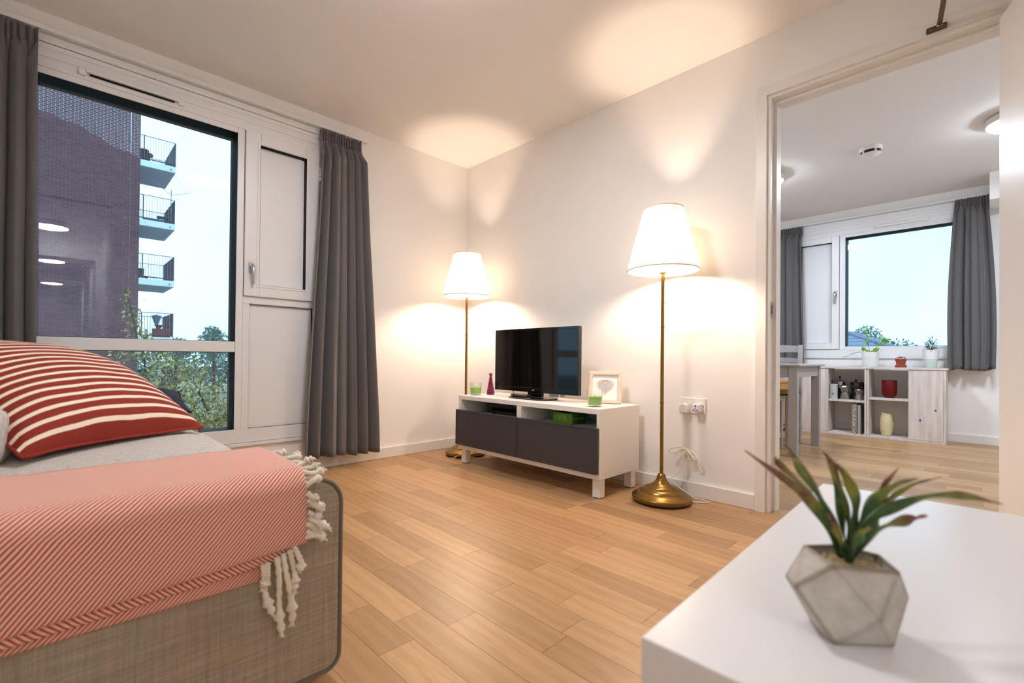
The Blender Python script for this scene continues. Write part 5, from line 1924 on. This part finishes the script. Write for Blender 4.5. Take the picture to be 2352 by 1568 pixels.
t = thing('pine_cabinet', 'golden pine cabinet standing low beyond the dining chair', 'cabinet', (1.44, 3.10, 0))
box('body', 'pine', t, -0.20, 0.20, -0.16, 0.16, 0.03, 0.52, 0.003)
box('top', 'pine', t, -0.215, 0.215, -0.175, 0.175, 0.52, 0.545, 0.004)
dd_ = box('door', 'pine', t, -0.19, 0.19, -0.172, -0.161, 0.05, 0.50, 0.003)
MB().ball((0.15, -0.183, 0.30), 0.012, 10, 6).build('knob', 'pine', dd_, smooth=180)
for sx in (-0.19, 0.15):
    for sy in (-0.15, 0.11):
        box('foot', 'pine', t, sx, sx + 0.04, sy, sy + 0.04, 0, 0.03)

# ------------------------------------------------------------------ outdoors: ground
struct(MB().box(-160, -0.31, -90, 120, -3.6, -3.5).box(-0.31, 60, 3.9, 120, -3.6, -3.5).build('ground', 'ground_grass'), 'green ground far below the windows')

# brick apartment building opposite
BX, BYC = -23.0, 0.035
bd = thing('apartment_building', 'brick apartment block with stacked balconies seen through the tall window', 'building', (BX, BYC, -3.5))
ob = Vector((BX, BYC, -3.5))


def bp_(mb, name, mat, parent=bd, **kw):
    mb.v = [(x - ob.x, y - ob.y, z - ob.z) for x, y, z in mb.v]
    return mb.build(name, mat, parent, **kw)


BZ1 = 15.0
bp_(MB().box(BX - 12, BX - 0.03, -16, -6.2, -3.5, BZ1), 'wing_wall', 'brick_face')
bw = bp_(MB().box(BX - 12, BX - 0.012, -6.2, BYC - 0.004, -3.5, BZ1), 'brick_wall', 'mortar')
bp_(MB().box(BX - 12.1, BX + 0.06, -16.05, BYC + 0.06, BZ1, BZ1 + 0.25), 'parapet', 'concrete_slab')
BH, BL, MJ = 0.078, 0.225, 0.016
bricks = []
for rI in range(int((BZ1 + 3.5) / BH)):
    z0 = -3.5 + rI * BH
    y = BYC - (0.0 if rI % 2 == 0 else BL / 2)
    if rI % 2:
        bricks.append((BYC - BL / 2 + MJ, BYC, z0))
    while y - BL > -6.2:
        bricks.append((y - BL + MJ, y, z0))
        y -= BL
bvis = [b for b in bricks if in_view((BX, (b[0] + b[1]) / 2, b[2]), 0, 0)]


def seen(b):
    p = Vector((BX, (b[0] + b[1]) / 2, b[2] + 0.035))
    d = (p - CAM)
    q = CAM + d * (-CAM.x / d.x)
    return -2.6 < q.y < -1.78 and 0.845 < q.z < 2.07


bs = sorted([b for b in bvis if seen(b) and b[1] - b[0] > 0.2], key=lambda b: (Vector((BX, (b[0] + b[1]) / 2, b[2])) - CAM).length)[:300]
bset = set(bs)
pm = MB().box(-0.012, 0, 0, BL - MJ, 0, BH - MJ)
pm = pm.build('brick', 'brick', bw)
for i, b in enumerate(bs):
    o = pm if i == 0 else pm.copy()
    if i:
        COL.objects.link(o)
    o.parent = bw
    o.location = (0, b[0] - ob.y, b[2] - ob.z)
m = MB()
for b in bricks:
    if b not in bset:
        m.box(BX - 0.012, BX, b[0], b[1], b[2], b[2] + BH - MJ)
o = bp_(m, 'brick', 'brick', bw)
o['kind'] = 'stuff'
bp_(MB().box(BX, BX + 0.004, -0.302, -0.282, -3.5, BZ1), 'movement_joint', 'mortar')

# balconies on the end wall
for bi, z in enumerate((9.10, 6.465, 3.850, 1.255, -1.38)):
    y0, y1, x0, x1 = BYC + 0.001, 1.318, BX - 2.9, BX - 0.02
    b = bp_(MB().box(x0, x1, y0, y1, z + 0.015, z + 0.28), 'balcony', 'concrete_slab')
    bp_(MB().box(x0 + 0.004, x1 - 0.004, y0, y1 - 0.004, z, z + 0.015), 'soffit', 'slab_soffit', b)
    zt, zb = z + 1.375, z + 0.36
    m = MB()
    m.tube([(x1 - 0.03, y0, zt), (x1 - 0.03, y1 - 0.02, zt), (x0 + 0.03, y1 - 0.02, zt), (x0 + 0.03, y0, zt)], 0.016, 5)
    m.tube([(x1 - 0.03, y0, zb), (x1 - 0.03, y1 - 0.02, zb), (x0 + 0.03, y1 - 0.02, zb), (x0 + 0.03, y0, zb)], 0.028, 5)
    m.box(x1 - 0.05, x1 - 0.01, y1 - 0.04, y1, z + 0.28, zt)
    m.box(x1 - 0.045, x1 - 0.015, y0 + 0.11, y0 + 0.14, z + 0.28, zt)
    bp_(m, 'handrail', 'railing_metal', b)
    m = MB()
    for i in range(13):
        yy = y0 + 0.05 + (y1 - y0 - 0.09) * i / 12
        for xx in (x1 - 0.03, x0 + 0.03):
            m.box(xx - 0.006, xx + 0.006, yy - 0.006, yy + 0.006, zb, zt)
    bp_(m, 'railing_bar', 'railing_far', b)
    for i in range(26):
        xx = x0 + 0.06 + (x1 - x0 - 0.12) * i / 25
    m = MB()
    for i in range(26):
        xx = x0 + 0.06 + (x1 - x0 - 0.12) * i / 25
        m.box(xx - 0.02, xx + 0.02, y1 - 0.026, y1 - 0.014, zb, zt)
    bp_(m, 'railing_slat', 'railing_metal', b)
    bp_(MB().tube([(x1 - 0.0, y1 - 0.18, z + 0.12), (x1 + 0.06, y1 - 0.18, z + 0.12), (x1 + 0.07, y1 - 0.18, z + 0.08)], 0.02, 6), 'spout', 'railing_metal', b)

# things standing on the balconies
t = thing('barbecue', 'dark covered barbecue on the topmost balcony in view', 'barbecue', (BX - 0.5, 0.20, 9.3805))
MB().box(-0.16, 0.16, -0.15, 0.18, 0.36, 0.62).build('hood', 'balcony_dark', t, bevel=0.06)
MB().prism([(-0.15, 0.0), (0.24, 0.0), (0.18, 0.40), (-0.15, 0.40)], 'x', -0.14, 0.14).build('cart', 'balcony_dark', t)
MB().ball((0, 0.24, 0.42), 0.11, 8, 6).build('gas_bottle', 'balcony_red', t, smooth=180)
MB().tube([(0, -0.1, 0.62), (0, 0.05, 0.68), (0, 0.18, 0.60)], 0.015, 6).build('handle', 'satin_metal', t)

t = thing('clothes_dryer', 'folded out rotary clothes dryer on the middle balcony', 'clothes dryer', (BX - 0.3, 1.20, 6.745))
MB().cyl((0, 0, 0), (0, 0, 1.65), 0.014, n=8).build('pole', 'railing_far', t)
for (dx, dy, dz) in ((0.1, 0.75, 0.28), (0.1, -0.62, 0.42), (-0.5, 0.1, 0.3)):
    MB().tube([(0, 0, 1.38), (dx, dy, 1.38 + dz)], 0.010, 6).build('arm', 'railing_far', t)
t = thing('covered_table', 'low table under a pale cloth on the middle balcony', 'table', (BX - 1.2, 0.66, 6.746))
MB().box(-0.4, 0.4, -0.42, 0.36, 0.0, 0.30).build('cloth', 'balcony_blue', t, bevel=0.08, bseg=3)
MB().box(-0.1, 0.1, 0.14, 0.52, 0.42, 0.52).build('shelf', 'balcony_dark', t)
for yy in (0.18, 0.48):
    MB().box(-0.02, 0.02, yy - 0.02, yy + 0.02, 0.28, 0.42).build('leg', 'balcony_dark', t)
t = thing('garden_chair', 'slatted dark garden chair on the lower balcony', 'chair', (BX - 0.6, 0.16, 4.131))
for i in range(4):
    MB().box(-0.2, 0.2, -0.08, 0.12 - i * 0.0, 0.22 + i * 0.075, 0.26 + i * 0.075).build('slat', 'balcony_dark', t)
MB().box(-0.22, 0.22, -0.1, 0.26, 0.12, 0.17).build('seat', 'balcony_dark', t)
for (dx, dy) in ((-0.2, -0.08), (0.18, -0.08), (-0.2, 0.2), (0.18, 0.2)):
    MB().box(dx, dx + 0.03, dy, dy + 0.04, 0, 0.14).build('leg', 'balcony_dark', t)
t = thing('planter_box', 'red planter box on the lowest balcony in view', 'planter', (BX - 0.4, 0.93, 1.536))
MB().box(-0.22, 0.22, -0.32, 0.30, 0, 0.34).build('box', 'balcony_red', t, bevel=0.02)
MB().box(-0.23, 0.23, -0.33, 0.31, 0.34, 0.40).build('rim', 'balcony_red', t, bevel=0.01)
MB().lathe([(0.05, 0.40), (0.16, 0.55), (0.17, 0.58), (0.15, 0.58)], (0, -0.10, 0), 12).build('bowl', 'balcony_red', t, smooth=50)
t = thing('parasol', 'folded blue parasol on the lowest balcony in view', 'parasol', (BX - 1.0, 0.82, 1.536))
MB().cyl((0, 0.0, 0), (0, 0.0, 0.9), 0.02, n=8).build('pole', 'railing_metal', t)
MB().lathe([(0.04, 0.55), (0.20, 1.02), (0.03, 1.08)], n=8).build('canopy', 'balcony_blue', t)
t = thing('canister', 'white canister beside the red planter on the lowest balcony', 'canister', (BX - 0.6, 0.40, 1.536))
MB().lathe([(0.07, 0), (0.07, 0.3), (0.03, 0.34)], n=12).build('body', 'balcony_white', t)
MB().lathe([(0.032, 0.34), (0.032, 0.38)], n=10).build('cap', 'balcony_white', t)


# ------------------------------------------------------------------ outdoors: shrubs and trees
def leaves(m, pts, rng, size, flat=0.5):
    for p in pts:
        n_ = Vector((rng.gauss(0, 1), rng.gauss(0, 1), rng.gauss(0, 1) + flat)).normalized()
        a = n_.orthogonal().normalized()
        g = rng.uniform(0, 6.28)
        b = n_.cross(a)
        a, b = a * math.cos(g) + b * math.sin(g), b * math.cos(g) - a * math.sin(g)
        s = size * rng.uniform(0.6, 1.3)
        p = Vector(p)
        m.add([p - a * s, p - b * s * 0.45 + n_ * s * 0.1, p + a * s, p + b * s * 0.45 + n_ * s * 0.1], [(0, 1, 2), (0, 2, 3)])


def plant(name, label, base, blobs, mat, n, size, seed, stems=(), cat='tree', group=None):
    rng = random.Random(seed)
    t = thing(name, label, cat, base, 0, group)
    bv = Vector(base)
    m = MB()
    tot = sum(b[3] * b[4] * b[5] for b in blobs)
    pts = []
    for (x, y, z, rx, ry, rz_) in blobs:
        k_ = int(n * rx * ry * rz_ / tot)
        for _ in range(k_):
            d = Vector((rng.gauss(0, 1), rng.gauss(0, 1), rng.gauss(0, 1))).normalized() * (rng.random() ** 0.4)
            pts.append((x - bv.x + d.x * rx, y - bv.y + d.y * ry, z - bv.z + d.z * rz_))
    leaves(m, pts, rng, size)
    f = m.build('foliage', mat, t, recalc=False)
    f['kind'] = 'stuff'
    for s_ in stems:
        pp = [Vector(q) - bv for q in s_[0]]
        pp = catmull(pp, 5)
        MB().tube(pp, [s_[1] * (1 - 0.6 * i / (len(pp) - 1)) for i in range(len(pp))], 6).build('stem', 'bark', t, smooth=60)
    return t


plant('shrub', 'yellow green leafy shrub close outside the tall window', (-3.4, -1.5, -3.5),
      [(-3.4, -1.25, -0.15, 0.7, 0.85, 0.62), (-3.6, -1.9, 0.18, 0.6, 0.45, 0.36), (-3.2, -0.75, -0.2, 0.6, 0.5, 0.42), (-3.5, -1.5, 0.5, 0.35, 0.36, 0.26), (-3.4, -2.4, -0.1, .6, .6, .6)],
      'shrub_leaf', 15000, 0.027, 4,
      [([(-3.4, -1.5, -3.5), (-3.4, -1.35, -1.5), (-3.3, -1.1, -0.4), (-3.3, -1.35, 0.35)], 0.03),
       ([(-3.3, -1.3, -1.5), (-3.2, -1.0, -0.6), (-3.3, -0.8, 0.1)], 0.02),
       ([(-3.5, -1.6, -1.2), (-3.6, -1.9, 0.0), (-3.6, -1.95, 0.45)], 0.02)], 'shrub')
plant('shrub', 'slender twig of yellow leaves rising against the brick wall', (-4.4, -1.70, -3.5),
      [(-4.4, -1.78, 0.92, 0.10, 0.17, 0.20), (-4.4, -1.86, 1.22, 0.08, 0.11, 0.2), (-4.4, -1.92, 1.48, 0.06, 0.08, 0.13), (-4.4, -1.62, 0.72, 0.12, 0.26, 0.16), (-4.4, -1.95, 0.78, 0.12, 0.16, 0.16)],
      'shrub_leaf', 420, 0.033, 14,
      [([(-4.4, -1.70, -3.5), (-4.4, -1.70, 0.2), (-4.4, -1.80, 0.95), (-4.4, -1.93, 1.6)], 0.014),
       ([(-4.4, -1.72, 0.4), (-4.4, -1.6, 0.75), (-4.4, -1.50, 0.82)], 0.008)], 'shrub')
plant('hedge', 'dense dark green hedge below the yellow shrub', (-6.5, -1.0, -3.5),
      [(-6.5, -1.4, -1.35, 0.8, 2.6, 1.15), (-6.5, 0.3, -1.1, 0.8, 1.0, 1.1)], 'hedge_leaf', 9000, 0.06, 24,
      [([(-6.5, -1.0, -3.5), (-6.5, -1.0, -1.6)], 0.06)], 'hedge')
plant('tree', 'teal green tree at the window edge beyond the shrub', (-13, 1.9, -3.5),
      [(-13, 2.05, -0.1, 1.0, 0.75, 1.6), (-13, 2.2, 1.5, 0.8, 0.45, 0.5), (-13, 2.6, 0.9, 1, .9, 1.2)], 'far_leaf', 5200, 0.085, 34,
      [([(-13, 1.9, -3.5), (-13, 2.0, -0.5), (-13, 2.1, 1.6)], 0.09)], 'tree')
plant('tree', 'feathery pale tree on the skyline past the balconies', (-45, 7.6, -3.5),
      [(-45, 7.5, 1.7, 1.6, 1.25, 1.5), (-45, 7.4, 2.7, 1.0, 0.7, 0.7)], 'far_leaf', 1500, 0.15, 44,
      [([(-45, 7.6, -3.5), (-45, 7.5, 2.6)], 0.16)], 'tree', 'trees on the skyline')
plant('tree', 'low rounded tree on the skyline next to the lowest balcony', (-49.5, 5.5, -3.5),
      [(-49.5, 5.4, 1.35, 1.8, 1.6, 0.95)], 'far_leaf', 1800, 0.14, 54, [([(-49.5, 5.5, -3.5), (-49.5, 5.4, 1.2)], 0.16)], 'tree', 'trees on the skyline')
plant('hedge', 'distant row of trees closing the view behind the shrub', (-57, 6, -3.5),
      [(-57, 3, -0.8, 2, 5.5, 2.2), (-57, 11, -0.6, 2, 5.5, 2.3), (-57, 19, -0.6, 2, 5.5, 2.3), (-57, -4, -0.6, 2, 5.5, 2.2)], 'far_leaf', 9000, 0.24, 64,
      [([(-57, 6, -3.5), (-57, 6, -1)], 0.2)], 'hedge')

# house roof and trees beyond the kitchen window
hs = thing('house', 'neighbouring house with a blue grey slate roof outside the kitchen window', 'building', (-3.5, 20.5, -3.5))


def hp(mb, name, mat, parent=hs, **kw):
    mb.v = [(x + 3.5, y - 20.5, z + 3.5) for x, y, z in mb.v]
    return mb.build(name, mat, parent, **kw)


Hm = MB()
Hm.add([(-9, 19.0, 0.2), (2.2, 19.0, 0.62), (-0.9, 21.5, 1.92), (-9, 21.5, 2.0)], [(0, 1, 2, 3)])
Hm.add([(2.2, 19.0, 0.62), (2.2, 24.5, 0.62), (-0.9, 21.5, 1.92)], [(0, 1, 2)])
Hm.add([(-9, 24.5, 0.2), (2.2, 24.5, 0.62), (-0.9, 21.5, 1.92), (-9, 21.5, 2.0)], [(3, 2, 1, 0)])
Hm.add([(-9, 19.0, 0.2), (2.2, 19.0, 0.62), (2.2, 24.5, 0.62), (-9, 24.5, 0.2)], [(3, 2, 1, 0)])
hp(Hm, 'roof', 'slate', recalc=False)
hp(MB().tube([(-0.9, 21.5, 1.93), (2.22, 18.98, 0.64)], 0.10, 6), 'hip_tile_row', 'ridge_tile')
hp(MB().tube([(-0.9, 21.5, 1.93), (-9, 21.5, 2.01)], 0.10, 6), 'ridge_tile_row', 'ridge_tile')
hp(MB().box(-9, 2.0, 19.2, 24.3, -3.5, 0.19), 'wall', 'brick_face')
for (px, d, zc, rr_, n_, lab) in ((1968, 33, 1.6, (0.9, 0.8, 1.3), 700, 'thin teal tree behind the roof ridge, nearest the casement'),
                                  (1992, 40, 2.4, (1.2, 1.1, 1.5), 1100, 'tall teal tree behind the middle of the slate roof'),
                                  (2052, 34, 1.5, (1.5, 1.0, 0.95), 1100, 'bushy teal tree behind the low end of the slate roof')):
    c = at(px, 800, d)
    plant('tree', lab, (c.x, c.y, -3.5), [(c.x, c.y, zc, *rr_), (c.x, c.y, 0.3, rr_[0], rr_[1], 1.2)], 'far_leaf', n_ * 2, 0.12, int(px), [([(c.x, c.y, -3.5), (c.x, c.y, zc)], 0.12)], 'tree', 'trees behind the slate roof')
